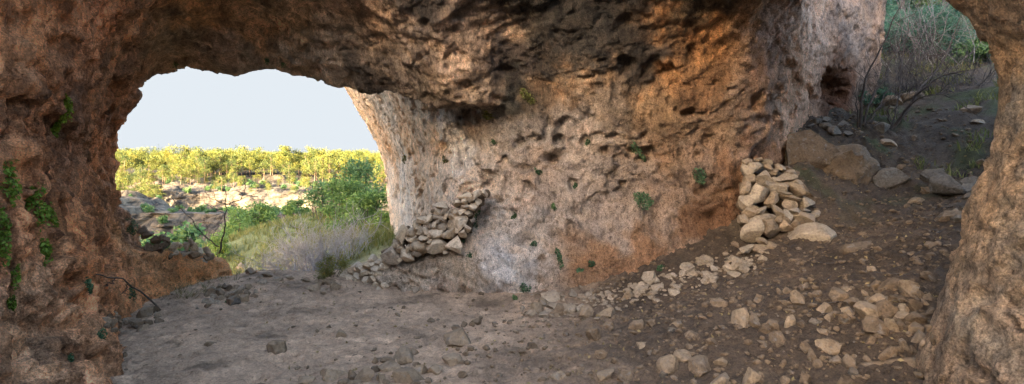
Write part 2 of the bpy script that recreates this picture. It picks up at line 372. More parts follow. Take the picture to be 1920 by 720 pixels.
zcap = 5.6-2.0*sstep(4.7, 4.2, Y2)*sstep(2.6, 1.8, X2)-1.5*sstep(7.0, 7.8, Y2)*sstep(-3.0, -3.8, X2)*sstep(9.5, 9, Y2)
mj = sstep(.6, .2, X2)*sstep(8.0, 8.4, Y2)*sstep(-5.3, -4.9, X2); zcap = zcap*(1-mj)+mj*np.minimum(zcap, 2.25+.183*Y2)
F = np.maximum(F, zs[None, None, :]-zcap[:, :, None].astype(np.float32)); F = np.maximum(F, -.55-zs[None, None, :])
F = np.maximum(F, np.maximum(np.abs(X2-.5)-8.3, np.abs(Y2-6.2)-9.6)[:, :, None].astype(np.float32))

def surface_nets(F, org, h):
    S = F < 0
    n = np.array(F.shape)-1
    cnt = np.zeros(n, np.int8)
    sl = lambda d, m: slice(d, d+m)
    for dx in (0, 1):
        for dy in (0, 1):
            for dz in (0, 1): cnt += S[sl(dx, n[0]), sl(dy, n[1]), sl(dz, n[2])]
    act = (cnt > 0) & (cnt < 8)
    idx = np.argwhere(act); cid = np.full(n, -1, np.int32); cid[act] = np.arange(len(idx))
    corners = [(a, b, c) for a in (0, 1) for b in (0, 1) for c in (0, 1)]
    val = {c: F[idx[:, 0]+c[0], idx[:, 1]+c[1], idx[:, 2]+c[2]] for c in corners}
    acc = np.zeros((len(idx), 3)); num = np.zeros(len(idx))
    for c in corners:
        for ax in range(3):
            if c[ax]: continue
            d = list(c); d[ax] = 1; d = tuple(d)
            a, b = val[c], val[d]; m = (a < 0) != (b < 0)
            t = np.where(m, a/np.where(m, a-b, 1), 0)
            p = np.array(c, float)[None, :].repeat(len(idx), 0); p[:, ax] += t
            acc[m] += p[m]; num[m] += 1
    V = (idx+acc/num[:, None])*h+np.array(org)
    Q = []
    for ax in range(3):
        s0 = [slice(1, -1)]*3; s1 = [slice(1, -1)]*3
        s0[ax] = slice(0, -1); s1[ax] = slice(1, None)
        A, B = S[tuple(s0)], S[tuple(s1)]
        e = np.argwhere(A != B); fl = A[tuple(e.T)]
        off = np.ones(3, int); off[ax] = 0
        e = e+off
        u, v = [(1, 2), (2, 0), (0, 1)][ax]
        du = np.zeros(3, int); du[u] = 1; dv = np.zeros(3, int); dv[v] = 1
        q = np.stack([cid[tuple((e-du-dv).T)], cid[tuple((e-dv).T)], cid[tuple(e.T)], cid[tuple((e-du).T)]], 1)
        q[~fl] = q[~fl][:, ::-1]; Q.append(q)
    Q = np.concatenate(Q); Q = Q[(Q >= 0).all(1)]
    return V, Q
V, Q = surface_nets(F, (xs[0], ys[0], zs[0]), H)
del F
tmp = bpy.data.objects.new('cave_tmp', mesh_np('cave_tmp', V, Q)); C.objects.link(tmp)
sub = tmp.modifiers.new('s', 'SUBSURF'); sub.levels = 1
bpy.context.view_layer.update()
me = bpy.data.meshes.new_from_object(tmp.evaluated_get(bpy.context.evaluated_depsgraph_get()))
bpy.data.objects.remove(tmp)
nv = len(me.vertices); P = np.empty(nv*3, np.float32); me.vertices.foreach_get('co', P); P = P.reshape(-1, 3)
N = np.empty(nv*3, np.float32); me.vertices.foreach_get('normal', N); N = N.reshape(-1, 3)
print('cave verts', nv, time.time()-T0)

def displace_rock(P, N):
    warp = np.stack([fbm(P*1.1+5, 3, 2), fbm(P*1.1+9, 4, 2), fbm(P*1.1+13, 5, 2)], 1)
    Q = P+warp*.35
    d = .13*fbm(Q*np.array([.8, .8, 1.1]), 21, 3)
    d += .08*fbm(Q*np.array([2.2, 2.2, 1.9]), 31, 4, .55)
    w2 = Q+np.stack([fbm(P*4, 6, 2), fbm(P*4+3, 7, 2), fbm(P*4+6, 8, 2)], 1)*.10
    fm = sstep(-.25, .2, fbm(P*.9, 45, 2))
    ceil_ = sstep(-.1, -.5, N[:, 2]); fm = fm*(1-.65*ceil_)*(1-.62*sstep(1.3, 2.2, P[:, 2]))
    d += (.04+.065*fm)*facets(w2*np.array([1.7, 1.7, 2.3]), 42)+(.022+.035*fm)*facets(w2*np.array([4.2, 4.2, 5.0]), 43)
    d -= .035*np.clip(.30-np.abs(fbm(w2*3.2, 44, 3)), 0, 1)*3*fm
    d += .026*fbm(Q*13.0, 51, 3, .62)
    d -= .05*np.clip(fbm(Q*3.3, 53, 4, .62)-.12, 0, 1)*3
    # flutes and drips running down the left wall, beds in the roof
    left = sstep(-2.0, -3.2, P[:, 0])*sstep(.9, .5, np.abs(N[:, 2]))
    d += left*.10*fbm(Q*np.array([5.0, 5.0, .9]), 61, 3, ridge=True)
    roof = sstep(-.35, -.8, N[:, 2])
    d += roof*.03*fbm(Q*np.array([3.0, 1.3, 3.0]), 71, 4, ridge=True)
    jm = sstep(.2, -.6, P[:, 0])*sstep(-5.2, -4.6, P[:, 0])*sstep(7.5, 8.1, P[:, 1]); d *= 1-.62*jm
    # solution pits
    w, c = worley(Q*3.1, 5)
    d -= .10*sstep(.42, .12, w)*(c > .60)*sstep(.0, .4, 1-np.abs(N[:, 2]))
    w, c = worley(Q*7.5, 6)
    jamb = sstep(.3, -.8, P[:, 0])*sstep(-5, -3, P[:, 0])*sstep(6.6, 7.4, P[:, 1])
    d -= (.035+.05*jamb)*sstep(.45, .12, w)*(c > .62-.25*jamb)
    pil = sstep(2.2, 2.8, P[:, 0])*sstep(5.0, 4.4, P[:, 1]); d = d*(1-.62*pil)+pil*(.022*facets(w2*np.array([5.5, 5.5, 4.0]), 46)+.018*fbm(Q*17, 47, 2)-.03*np.clip(fbm(Q*np.array([5., 5., 2.2]), 48, 3)-.1, 0, 1)*3)
    rec = sstep(3.9, 4.6, P[:, 0])*sstep(7.6, 8.4, P[:, 1]); d *= 1-.4*rec
    return P+N*d[:, None]
P = displace_rock(P, N)
me.vertices.foreach_set('co', P.ravel()); me.update()
me.materials.clear()
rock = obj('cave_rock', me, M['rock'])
holes = [(1215, 290, 15, 16), (1245, 318, 9, 12), (1097, 265, 9, 13), (1055, 236, 8, 14), (1025, 243, 9, 28), (1000, 262, 18, 11), (972, 268, 12, 14), (988, 352, 8, 12), (962, 403, 8, 9), (1168, 112, 12, 10), (1310, 292, 8, 12), (1278, 290, 8, 11), (1520, 178, 8, 12), (1565, 168, 46, 34), (1262, 335, 12, 9), (1046, 262, 10, 12), (1120, 255, 12, 7), (1148, 256, 12, 7),
         (56, 345, 12, 44), (108, 330, 12, 26), (95, 240, 24, 22), (215, 160, 14, 30), (205, 205, 18, 20), (75, 205, 20, 26), (1040, 300, 8, 10), (940, 300, 9, 12), (915, 340, 8, 10), (1075, 345, 8, 9), (1170, 345, 9, 10), (1330, 265, 14, 12), (1420, 190, 12, 18), (1480, 120, 18, 14), (1855, 440, 9, 9), (1880, 415, 10, 8), (1843, 437, 6, 8), (1893, 300, 10, 22), (1240, 130, 20, 14)]
bpy.context.view_layer.update()
Dn = np.empty(nv*3, np.float32); me.vertices.foreach_get('normal', Dn); Dn = Dn.reshape(-1, 3); push = np.zeros(nv, np.float32)
for px, py, a_, b_ in holes:
    dr = Vector(((px-960)/FPX, 1, -(py-HOR)/FPX)).normalized(); ok, loc, nor, _ = rock.ray_cast(Vector((0, 0, CAMZ)), dr)
    if not ok: continue
    s_ = loc.y/FPX; c_ = np.array(loc); e_ = P-c_
    horiz = np.cross(np.array(nor), [0, 0, 1.0]); horiz /= np.linalg.norm(horiz)+1e-6
    hx_ = e_@horiz; vz_ = np.sqrt(np.maximum((e_**2).sum(1)-hx_**2, 0)); r_ = np.sqrt((hx_/(a_*s_*1.25))**2+(vz_/(b_*s_*1.25))**2)
    r_ = r_*(1+.35*gnoise(P*9, 77)); dep = min(1.5*min(a_, b_)*s_, .28)
    push = np.maximum(push, dep*sstep(1.1, .45, r_))
P = P-Dn*push[:, None]; me.vertices.foreach_set('co', P.ravel()); me.update(); rock['kind'] = 'structure'
rock['label'] = 'arching limestone cave with brown left wall, stained roof and pale pitted right wall'
print('cave done', time.time()-T0)

# ------------------------------------------------------------------ the ground
gc = [(-3.2, 3.9, 0), (-4.3, 6, .02), (-4.2, 8.3, .02), (-2, 7, 0), (-.6, 7, 0), (-1, 4, 0), (0, 2, 0), (-3, 2, 0), (0, -1, 0), (-3, 0, 0), (-2.5, 5.5, -.02), (0, 5.4, .0), W(560, 512, 8.7),
      W(1300, 720, 3.7), W(1500, 720, 3.5), W(1710, 720, 3.2), W(1650, 570, 4.2), W(1500, 600, 4.3), W(1350, 620, 4.3), W(1200, 600, 5), W(1150, 552, 6.3), W(1230, 512, 6.5), W(1390, 472, 6.5),
      W(1470, 462, 6.25), W(1560, 440, 6.35), W(1700, 450, 5.3), W(1780, 500, 4.5), W(1820, 400, 5.5), W(1700, 370, 7), W(1840, 330, 7), W(1600, 350, 7.5), W(1520, 330, 7.4),
      W(1480, 250, 8.3), W(1600, 240, 8.5), W(1620, 210, 9.5), W(1500, 212, 9.3), W(1750, 235, 8.4), W(1850, 165, 9.4), W(1720, 155, 10.3), W(1780, 120, 11.5), W(1700, 60, 15), W(1560, 120, 13), W(1750, 20, 19), (24, 24, 9.5), (30, 12, 8), (16, 4, 4.2), (12, -2, 2.6), (6, -3, .9),
      (-4.5, 10, -.7), (-6, 12, -1.7), (-9, 14, -2.9), (-3.0, 10, -.3), W(690, 470, 12), W(640, 440, 16), W(690, 445, 18), W(590, 405, 24), W(520, 425, 22), W(450, 450, 21), W(640, 400, 26),
      (-20, 30, -5), (-30, 30, -8), (-10, 32, -4), (-5, 32, -3), (-25, 20, -6), (-15, 14, -4.2), (-30, 10, -8), (-9, 10, -2.5), (0, -9, .1), (-8, -8, 0), (8, -9, 1), (2, 20, -.5), (10, 30, 4)]
gz = tps(gc)
def axis(a, b, c, d, fine, coarse):
    L = [c]; s = fine
    while L[-1] > a: s = min(s*1.13, coarse); L.append(L[-1]-s)
    R_ = [d]; s = fine
    while R_[-1] < b: s = min(s*1.13, coarse); R_.append(R_[-1]+s)
    return np.array(L[::-1][:-1]+list(np.arange(c, d, fine))+R_)
gx = axis(-32, 34, -5.2, 6.2, .034, .8); gy = axis(-10, 34, 2.6, 9.0, .032, .8)
GX, GY = np.meshgrid(gx, gy, indexing='ij')
def ground_detail(x, y):
    p = np.stack([x, y, np.zeros_like(x)], 1)
    slope = sstep(.2, 2.2, x+.15*(y-5))
    d = .045*fbm(p*.9, 81, 3)+(.022+.03*slope)*fbm(p*2.6, 83, 4, .6)
    d += (.024+.02*slope)*fbm(p*7, 85, 4, .6, ridge=True)
    w, c = worley(p*np.array([5.2, 5.2, 0])+.5, 8)               # foot prints and scuffs
    d -= .05*sstep(.45, .1, w)*(c > .4)*(1-.6*slope)
    d += .03*fbm(p*14, 87, 2)
    bank = sstep(5.6, 7.2, y)*sstep(3.4, 4.6, x); d += bank*(.11*fbm(p*1.2, 91, 4, .55, ridge=True)+.05*facets(p*np.array([2.6, 2.6, 1])+.5, 92))
    return d
def ground_z(x, y):
    x = np.asarray(x, float); y = np.asarray(y, float)
    return gz(x, y)+ground_detail(x.ravel(), y.ravel()).reshape(x.shape)
GZ = ground_z(GX, GY)
nx, ny = GX.shape
ii = np.arange(nx*ny).reshape(nx, ny)
GQ = np.stack([ii[:-1, :-1].ravel(), ii[1:, :-1].ravel(), ii[1:, 1:].ravel(), ii[:-1, 1:].ravel()], 1)
GV = np.stack([GX.ravel(), GY.ravel(), GZ.ravel()], 1)
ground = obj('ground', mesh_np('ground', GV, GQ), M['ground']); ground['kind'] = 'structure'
ground['label'] = 'trodden earth floor of the cave rising into a stony slope on the right'
print('ground', len(GV), time.time()-T0)

bpy.context.view_layer.update()
CAM = Vector((0, 0, CAMZ))
def pick(px, py, what=None):
    """the real surface point seen at a photo pixel: (point, normal)"""
    d = Vector(((px-960)/FPX, 1, -(py-HOR)/FPX)).normalized(); best = None
    for o in (what or (rock, ground)):
        ok, loc, nor, _ = o.ray_cast(CAM, d)
        if ok and (best is None or (loc-CAM).length < (best[0]-CAM).length): best = (loc.copy(), nor.copy(), o)
    return best
def gzs(x, y): return float(ground_z(np.array([x]), np.array([y]))[0])

# ------------------------------------------------------------------ rock and earth colours in zones, with light and shade worked in
zones = [  # photo pixel -> local stone colour, partly with its shading in it
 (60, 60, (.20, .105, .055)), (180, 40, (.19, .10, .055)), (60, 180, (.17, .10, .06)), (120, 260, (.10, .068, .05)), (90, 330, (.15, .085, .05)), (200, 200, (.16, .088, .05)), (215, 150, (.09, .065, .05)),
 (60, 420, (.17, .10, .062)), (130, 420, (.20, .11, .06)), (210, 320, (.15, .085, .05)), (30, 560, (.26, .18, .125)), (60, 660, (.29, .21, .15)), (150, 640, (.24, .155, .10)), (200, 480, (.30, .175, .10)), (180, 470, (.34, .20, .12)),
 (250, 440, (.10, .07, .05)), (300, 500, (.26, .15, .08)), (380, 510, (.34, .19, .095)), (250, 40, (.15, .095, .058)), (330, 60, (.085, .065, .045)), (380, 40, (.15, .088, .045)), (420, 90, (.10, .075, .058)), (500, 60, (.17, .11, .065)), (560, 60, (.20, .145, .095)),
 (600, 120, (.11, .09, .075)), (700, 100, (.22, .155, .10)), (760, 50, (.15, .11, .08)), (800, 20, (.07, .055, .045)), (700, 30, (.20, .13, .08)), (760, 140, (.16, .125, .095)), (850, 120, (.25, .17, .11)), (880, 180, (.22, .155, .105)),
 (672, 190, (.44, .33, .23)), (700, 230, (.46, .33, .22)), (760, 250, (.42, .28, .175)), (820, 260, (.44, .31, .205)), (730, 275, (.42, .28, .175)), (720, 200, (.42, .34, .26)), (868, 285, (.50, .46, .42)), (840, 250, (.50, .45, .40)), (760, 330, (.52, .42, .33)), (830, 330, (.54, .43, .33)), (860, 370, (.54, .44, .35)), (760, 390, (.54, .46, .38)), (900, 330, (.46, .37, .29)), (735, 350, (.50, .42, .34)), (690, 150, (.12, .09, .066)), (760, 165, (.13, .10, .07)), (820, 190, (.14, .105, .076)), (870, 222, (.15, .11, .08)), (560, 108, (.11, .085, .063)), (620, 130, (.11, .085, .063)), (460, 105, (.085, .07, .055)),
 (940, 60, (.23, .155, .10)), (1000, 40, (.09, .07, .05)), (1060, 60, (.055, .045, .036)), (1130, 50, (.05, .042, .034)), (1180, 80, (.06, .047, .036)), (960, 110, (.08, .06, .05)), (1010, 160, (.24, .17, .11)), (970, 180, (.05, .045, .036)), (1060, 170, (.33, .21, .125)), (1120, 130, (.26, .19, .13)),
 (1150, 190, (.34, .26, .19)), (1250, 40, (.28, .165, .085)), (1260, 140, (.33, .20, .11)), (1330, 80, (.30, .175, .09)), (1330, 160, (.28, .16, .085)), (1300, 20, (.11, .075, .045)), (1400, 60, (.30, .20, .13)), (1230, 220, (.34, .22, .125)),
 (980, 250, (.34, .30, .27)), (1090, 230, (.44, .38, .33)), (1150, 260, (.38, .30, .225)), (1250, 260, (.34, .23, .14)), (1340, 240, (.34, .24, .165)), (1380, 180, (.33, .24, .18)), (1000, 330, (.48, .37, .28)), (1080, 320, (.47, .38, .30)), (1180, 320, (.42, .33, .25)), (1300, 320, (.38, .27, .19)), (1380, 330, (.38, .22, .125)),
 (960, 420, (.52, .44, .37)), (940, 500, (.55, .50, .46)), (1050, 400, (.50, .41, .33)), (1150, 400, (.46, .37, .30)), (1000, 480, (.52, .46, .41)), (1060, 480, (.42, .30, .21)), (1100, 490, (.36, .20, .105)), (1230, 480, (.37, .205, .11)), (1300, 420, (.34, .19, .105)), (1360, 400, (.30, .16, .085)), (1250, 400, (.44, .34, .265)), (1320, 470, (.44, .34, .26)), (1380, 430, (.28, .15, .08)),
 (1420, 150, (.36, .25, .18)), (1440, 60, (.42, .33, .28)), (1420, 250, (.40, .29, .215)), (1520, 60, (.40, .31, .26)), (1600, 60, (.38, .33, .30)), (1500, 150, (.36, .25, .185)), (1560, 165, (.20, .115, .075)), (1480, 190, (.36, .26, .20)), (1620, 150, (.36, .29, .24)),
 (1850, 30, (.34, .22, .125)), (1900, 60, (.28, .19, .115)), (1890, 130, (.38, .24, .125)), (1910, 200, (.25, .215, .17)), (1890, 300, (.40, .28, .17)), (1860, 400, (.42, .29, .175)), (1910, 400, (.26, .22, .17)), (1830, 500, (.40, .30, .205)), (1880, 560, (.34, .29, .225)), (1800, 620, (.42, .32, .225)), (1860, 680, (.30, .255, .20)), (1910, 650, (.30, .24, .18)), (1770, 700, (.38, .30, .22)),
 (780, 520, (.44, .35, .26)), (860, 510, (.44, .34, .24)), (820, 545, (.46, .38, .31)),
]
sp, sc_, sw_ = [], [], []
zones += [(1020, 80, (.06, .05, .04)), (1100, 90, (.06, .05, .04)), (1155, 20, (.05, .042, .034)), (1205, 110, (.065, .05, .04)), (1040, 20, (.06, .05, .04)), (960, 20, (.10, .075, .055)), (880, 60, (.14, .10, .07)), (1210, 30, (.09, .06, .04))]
for px, py, c in zones:
    h = pick(px, py, (rock,))
    if h: 
        k = np.array((.80, .78, .80))  # gain per region: ill-lit rock coloured paler, over-lit rock darker
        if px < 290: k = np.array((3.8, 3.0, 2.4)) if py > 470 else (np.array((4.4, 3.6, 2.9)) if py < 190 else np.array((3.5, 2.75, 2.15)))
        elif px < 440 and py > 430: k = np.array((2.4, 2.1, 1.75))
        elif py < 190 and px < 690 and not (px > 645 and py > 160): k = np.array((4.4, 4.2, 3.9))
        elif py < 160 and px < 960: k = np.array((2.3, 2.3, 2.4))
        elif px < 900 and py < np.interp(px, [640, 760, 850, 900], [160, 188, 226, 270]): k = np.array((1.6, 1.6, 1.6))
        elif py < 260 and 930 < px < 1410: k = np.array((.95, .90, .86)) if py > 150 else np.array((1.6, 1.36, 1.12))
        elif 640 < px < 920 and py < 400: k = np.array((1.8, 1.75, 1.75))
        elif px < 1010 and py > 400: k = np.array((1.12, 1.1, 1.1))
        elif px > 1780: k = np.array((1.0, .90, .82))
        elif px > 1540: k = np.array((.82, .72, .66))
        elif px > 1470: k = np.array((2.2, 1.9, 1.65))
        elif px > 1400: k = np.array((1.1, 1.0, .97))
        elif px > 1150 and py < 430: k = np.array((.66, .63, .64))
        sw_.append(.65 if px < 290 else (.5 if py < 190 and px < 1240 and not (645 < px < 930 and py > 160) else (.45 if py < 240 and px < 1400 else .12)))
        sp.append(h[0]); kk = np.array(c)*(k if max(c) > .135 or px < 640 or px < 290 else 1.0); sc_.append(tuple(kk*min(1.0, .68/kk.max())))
sp = np.array([tuple(p) for p in sp], np.float32); sc_ = np.array(sc_, np.float32)
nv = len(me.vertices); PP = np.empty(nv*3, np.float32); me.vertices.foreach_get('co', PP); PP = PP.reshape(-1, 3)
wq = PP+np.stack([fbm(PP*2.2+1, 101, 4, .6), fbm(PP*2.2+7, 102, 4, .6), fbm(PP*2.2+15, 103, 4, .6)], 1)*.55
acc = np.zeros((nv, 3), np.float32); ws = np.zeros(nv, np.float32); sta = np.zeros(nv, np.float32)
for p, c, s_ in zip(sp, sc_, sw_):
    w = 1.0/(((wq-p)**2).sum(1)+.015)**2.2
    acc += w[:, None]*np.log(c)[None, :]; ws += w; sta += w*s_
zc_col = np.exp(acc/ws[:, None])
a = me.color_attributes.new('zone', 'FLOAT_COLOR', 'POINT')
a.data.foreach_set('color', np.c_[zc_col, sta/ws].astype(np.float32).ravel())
# earth: pale trodden dust in the middle, darker turned soil on the slope, grass outside
x, y = GV[:, 0], GV[:, 1]
n1 = fbm(np.stack([x*.8, y*.8, x*0], 1), 111, 4, .6)
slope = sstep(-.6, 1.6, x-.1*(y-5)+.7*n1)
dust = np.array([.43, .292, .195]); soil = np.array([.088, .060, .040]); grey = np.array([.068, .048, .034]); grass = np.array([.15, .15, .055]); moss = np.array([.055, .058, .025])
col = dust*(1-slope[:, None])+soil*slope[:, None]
dk = sstep(.05, .45, fbm(np.stack([x*1.3, y*2.2, x*0], 1), 112, 4, .6))*(1-slope)
col = col*(1-.5*dk[:, None])*(1+.35*sstep(.1, .4, fbm(np.stack([x*2.5, y*4, x*0], 1), 114, 3)))[:, None]
back = sstep(2.6, 1.0, y); col = col*(1-back[:, None])+np.array([.52, .43, .33])*back[:, None]  # unseen ground behind the camera, coloured pale to bounce light onto the roof
pth = np.exp(-((x+2.1)/1.5)**2)*sstep(3.5, 5.5, y)*sstep(9.4, 8.2, y); col = col*(1+.08*pth)[:, None]
up = sstep(5.8, 8, y)*sstep(2.6, 4, x); col = col*(1-up[:, None])+grey*up[:, None]  # bank earth darkened in colour to stand for the shade of trees
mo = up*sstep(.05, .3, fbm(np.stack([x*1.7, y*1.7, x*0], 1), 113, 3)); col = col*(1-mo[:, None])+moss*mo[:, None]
og = sstep(10.0, 12.5, y+n1*2)*sstep(1, -1.5, x); gg = sstep(10, 13, y)*sstep(5, 8, x)*.7; col = col*(1-gg[:, None])+np.array([.05, .055, .025])*gg[:, None]; col = col*(1-og[:, None])+grass*og[:, None]
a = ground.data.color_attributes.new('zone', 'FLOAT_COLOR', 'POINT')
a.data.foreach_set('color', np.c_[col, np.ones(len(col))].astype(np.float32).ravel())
print('zones', time.time()-T0)

# ------------------------------------------------------------------ stones
def ico(level):
    import bmesh
    bm = bmesh.new(); bmesh.ops.create_icosphere(bm, subdivisions=level, radius=1.0)
    V = np.array([v.co[:] for v in bm.verts]); F = np.array([[v.index for v in f.verts] for f in bm.faces]); bm.free()
    return V, F
ICO = ico(4)
def stone_mesh(seed, cuts=9, rough=1.0, ico_=None, squash=(1, 1, 1)):
    r = np.random.default_rng(seed); V0, Fc = ico_ or ICO
    V = V0*(1+.22*gnoise(V0*1.3+seed*3.1, 5)[:, None])*np.array(squash)
    for _ in range(cuts):
        n = r.normal(size=3); n /= np.linalg.norm(n); d = r.uniform(.42, .78)
        s = V@n-d*abs(n*np.array(squash)).max()
        V = V-np.clip(s, 0, None)[:, None]*n[None, :]*.93
    q = V+seed*1.7
    V = V*(1+rough*(.07*fbm(q*2.6, 7, 3)+.035*fbm(q*7, 8, 3, .6))[:, None])
    lo, hi = V.min(0), V.max(0); V = (V-(lo+hi)/2)/(hi-lo)
    me = mesh_np('stone', V, Fc)
    return me
MATS_ = [M['stone_tan'], M['stone_cream'], M['stone_dusty'], M['stone_grey']]
BASE = {}
def base_mesh(i, mat):
    k = (i, mat.name)
    if k not in BASE:
        me = stone_mesh(100+i, cuts=7+i % 9, rough=.6+.45*(i % 3))
        me.materials.append(mat); me.polygons.foreach_set('use_smooth', np.ones(len(me.polygons), dtype=bool)); me.set_sharp_from_angle(angle=math.radians(38))
        BASE[k] = me
    return BASE[k]
NB = 26
def stone_at(loc, size, mat, name='stone', yaw=None, tilt=None, parent=None):
    o = bpy.data.objects.new(name, base_mesh(random.randrange(NB), mat)); C.objects.link(o)
    if yaw is None: yaw = random.choice((0, math.pi))+random.uniform(-.35, .35)
    if tilt is None: tilt = random.uniform(-.22, .22)
    o.rotation_euler = Euler((random.uniform(-.2, .2), tilt, yaw)); o.scale = size
    p = Vector(loc)
    if parent: o.parent = parent; p = p-parent.location
    o.location = p
    return o
def put(px, py, w, h, mat, label, group=None, sink=.32, cat='stone', name='stone', deep=1.0, yaw=None, tilt=None, what=None):
    """a stone lying on whatever surface is seen under its foot at that pixel"""
    hit = pick(px, min(py+.36*h, 735), what)
    if hit is None: return None
    Y = hit[0].y; k = Y/FPX
    sx, sz = w*k*1.08, h*k*1.1*(1+.6*sink)
    sy = deep*random.uniform(.75, 1.05)*max(min(sx, sz*1.6), (sx+sz)/2.4)
    c = W(px, py, Y+.25*sy)
    o = stone_at((c[0], c[1], c[2]-sink*h*k*.3), (sx, sy, sz), mat, name, yaw, tilt)
    tag(o, label, cat, group); return o

def crop_list(L, x0, y0, s): return [(x0+cx/s, y0+cy/s, w/s, h/s) for cx, cy, w, h in L]

# the stepped dry stone wall on the outcrop, middle of the cave
wall1 = crop_list([(833, 75, 75, 45), (893, 68, 42, 42), (930, 60, 30, 40), (795, 108, 42, 32), (830, 103, 30, 24), (863, 95, 42, 30), (897, 98, 32, 36), (873, 127, 47, 32), (832, 127, 37, 24), (817, 148, 47, 30), (712, 121, 65, 36), (695, 150, 40, 32), (725, 150, 32, 32), (757, 150, 30, 28), (785, 155, 32, 32), (850, 158, 28, 36),
    (655, 182, 37, 36), (697, 180, 52, 36), (735, 175, 30, 32), (762, 175, 32, 28), (793, 203, 104, 88), (618, 193, 54, 36), (645, 203, 30, 26), (674, 220, 37, 32), (697, 203, 34, 26), (716, 225, 50, 42), (727, 197, 28, 28), (690, 262, 78, 58), (755, 260, 70, 52), (640, 250, 32, 38), (608, 250, 48, 48), (650, 222, 28, 28), (590, 215, 42, 36), (564, 255, 42, 42), (565, 290, 72, 50), (518, 265, 58, 78), (633, 283, 70, 38), (688, 322, 114, 72), (775, 313, 78, 76), (605, 328, 84, 58), (492, 312, 52, 40), (512, 340, 47, 38), (548, 333, 36, 34), (545, 370, 62, 58), (590, 360, 42, 32), (465, 370, 90, 88), (514, 390, 30, 30), (820, 260, 42, 42), (845, 235, 36, 40), (735, 352, 30, 20), (660, 300, 40, 26)], 560, 340, 2.667)
heap1 = crop_list([(430, 398, 44, 34), (404, 405, 48, 34), (368, 388, 44, 34), (245, 465, 54, 50), (268, 445, 44, 34), (290, 425, 48, 38), (310, 440, 44, 48), (345, 425, 44, 34), (365, 410, 44, 34), (385, 440, 48, 38), (330, 462, 54, 32), (375, 468, 48, 30), (380, 490, 44, 30), (345, 490, 48, 34), (285, 510, 60, 64), (250, 525, 54, 44), (215, 480, 54, 50), (190, 500, 44, 34), (210, 515, 40, 40), (320, 530, 44, 44), (350, 545, 54, 40), (415, 540, 64, 34), (430, 520, 44, 34), (385, 515, 40, 30), (400, 470, 40, 40), (300, 480, 44, 40), (270, 490, 40, 34), (430, 430, 40, 44), (230, 545, 44, 30), (265, 548, 40, 30), (160, 500, 44, 34), (130, 505, 40, 30), (95, 545, 44, 26), (60, 545, 40, 24), (110, 500, 36, 26), (155, 550, 40, 26), (195, 535, 40, 30)], 560, 340, 2.667)
def wall_depth(px): return float(np.interp(px, [640, 700, 800, 900], [7.75, 7.35, 6.98, 6.85]))
DW = thing('dry_stone_wall', W(760, 500, 7.25), 'stepped dry stone wall of tan stones climbing an outcrop beside the cave mouth', 'stone wall')
for k, (px, py, w_, h_) in enumerate(wall1):
    Y = wall_depth(px); s = Y/FPX
    sx, sz = w_*s*1.16, h_*s*1.18; sy = max(.8*sx, .22)
    stone_at(W(px, py, Y+.4*sy+random.uniform(-.03, .03)), (sx, sy, sz), M['stone_wall'] if random.random() < .75 else M['stone_cream'], parent=DW, tilt=random.uniform(-.12, .12))
    stone_at(W(px+3, py+2, Y+.36), (sx*1.15, .3, sz*1.15), M['stone_dusty'], parent=DW)          # inner layer of the wall
def heap_depth(px): return float(np.interp(px, [600, 640, 720], [8.3, 7.95, 7.5]))
DH = thing('rubble_heap', (W(680, 540, 7.5)[0], 7.5, 0), 'low heap of tumbled tan stones at the foot of the stepped wall', 'stone heap')
for px, py, w_, h_ in heap1:
    Y = heap_depth(px)-(py-490)/60*.25; s = Y/FPX
    Y -= .12; s = Y/FPX; sx, sz = w_*s*1.15, h_*s*1.18; sy = max(.85*sx, .18)
    stone_at(W(px, py, Y+.35*sy), (sx, sy, sz), M['stone_wall'], parent=DH)
    if py < 530: stone_at(W(px+4, py+8, Y+.28), (sx*1.2, .3, sz*1.3), M['stone_dusty'], parent=DH)

# the dry stone wall that holds the slope, by the foot of the right wall
wall2 = crop_list([(130, 365, 84, 64), (95, 462, 64, 68), (123, 418, 58, 48), (190, 410, 84, 74), (158, 490, 104, 94), (245, 460, 94, 54), (215, 358, 40, 38), (240, 382, 40, 36), (290, 412, 94, 52), (335, 465, 94, 60), (100, 535, 54, 64), (125, 575, 74, 52), (175, 575, 64, 44), (230, 520, 64, 84), (300, 485, 64, 32), (325, 510, 94, 32), (320, 540, 64, 38), (405, 527, 84, 62), (343, 570, 78, 50), (265, 580, 64, 72), (305, 610, 50, 78), (375, 610, 114, 62), (200, 605, 84, 40), (150, 615, 54, 32), (130, 670, 90, 124), (225, 660, 124, 94), (260, 425, 50, 40), (280, 455, 50, 36), (210, 450, 50, 40), (165, 350, 44, 36), (255, 620, 50, 40), (300, 650, 60, 50), (105, 765, 70, 50), (165, 770, 80, 50), (235, 755, 80, 50), (190, 730, 70, 44), (90, 620, 50, 50), (340, 640, 60, 40), (400, 570, 60, 34), (440, 590, 60, 36), (380, 480, 60, 36), (345, 430, 50, 34), (320, 385, 50, 34), (275, 355, 44, 30), (110, 330, 50, 30), (160, 322, 44, 28), (205, 330, 40, 28)], 1360, 180, 2.667)
W2 = thing('dry_stone_wall', (W(1440, 470, 6.35)[0], 6.35, W(1440, 470, 6.35)[2]), 'cream dry stone retaining wall holding back the dark slope beside the red rock foot', 'stone wall')
for px, py, w_, h_ in wall2:
    Y = 6.3+(465-py)/160*.45+max(0, px-1480)*.004; s = Y/FPX
    sx, sz = w_*s*1.2, h_*s*1.2; sy = max(.75*sx, .2)
    stone_at(W(px, py, Y+.4*sy), (sx, sy, sz), M['stone_tan'] if random.random() < .45 else M['stone_cream'], parent=W2, tilt=random.uniform(-.12, .12))
    stone_at(W(px+4, py+5, Y+.36), (sx*1.2, .3, sz*1.2), M['stone_dusty'], parent=W2)
put(1518, 439, 78, 40, M['stone_cream'], 'big square cream block at the foot of the retaining wall', cat='boulder', name='boulder', yaw=.1, tilt=-.1)

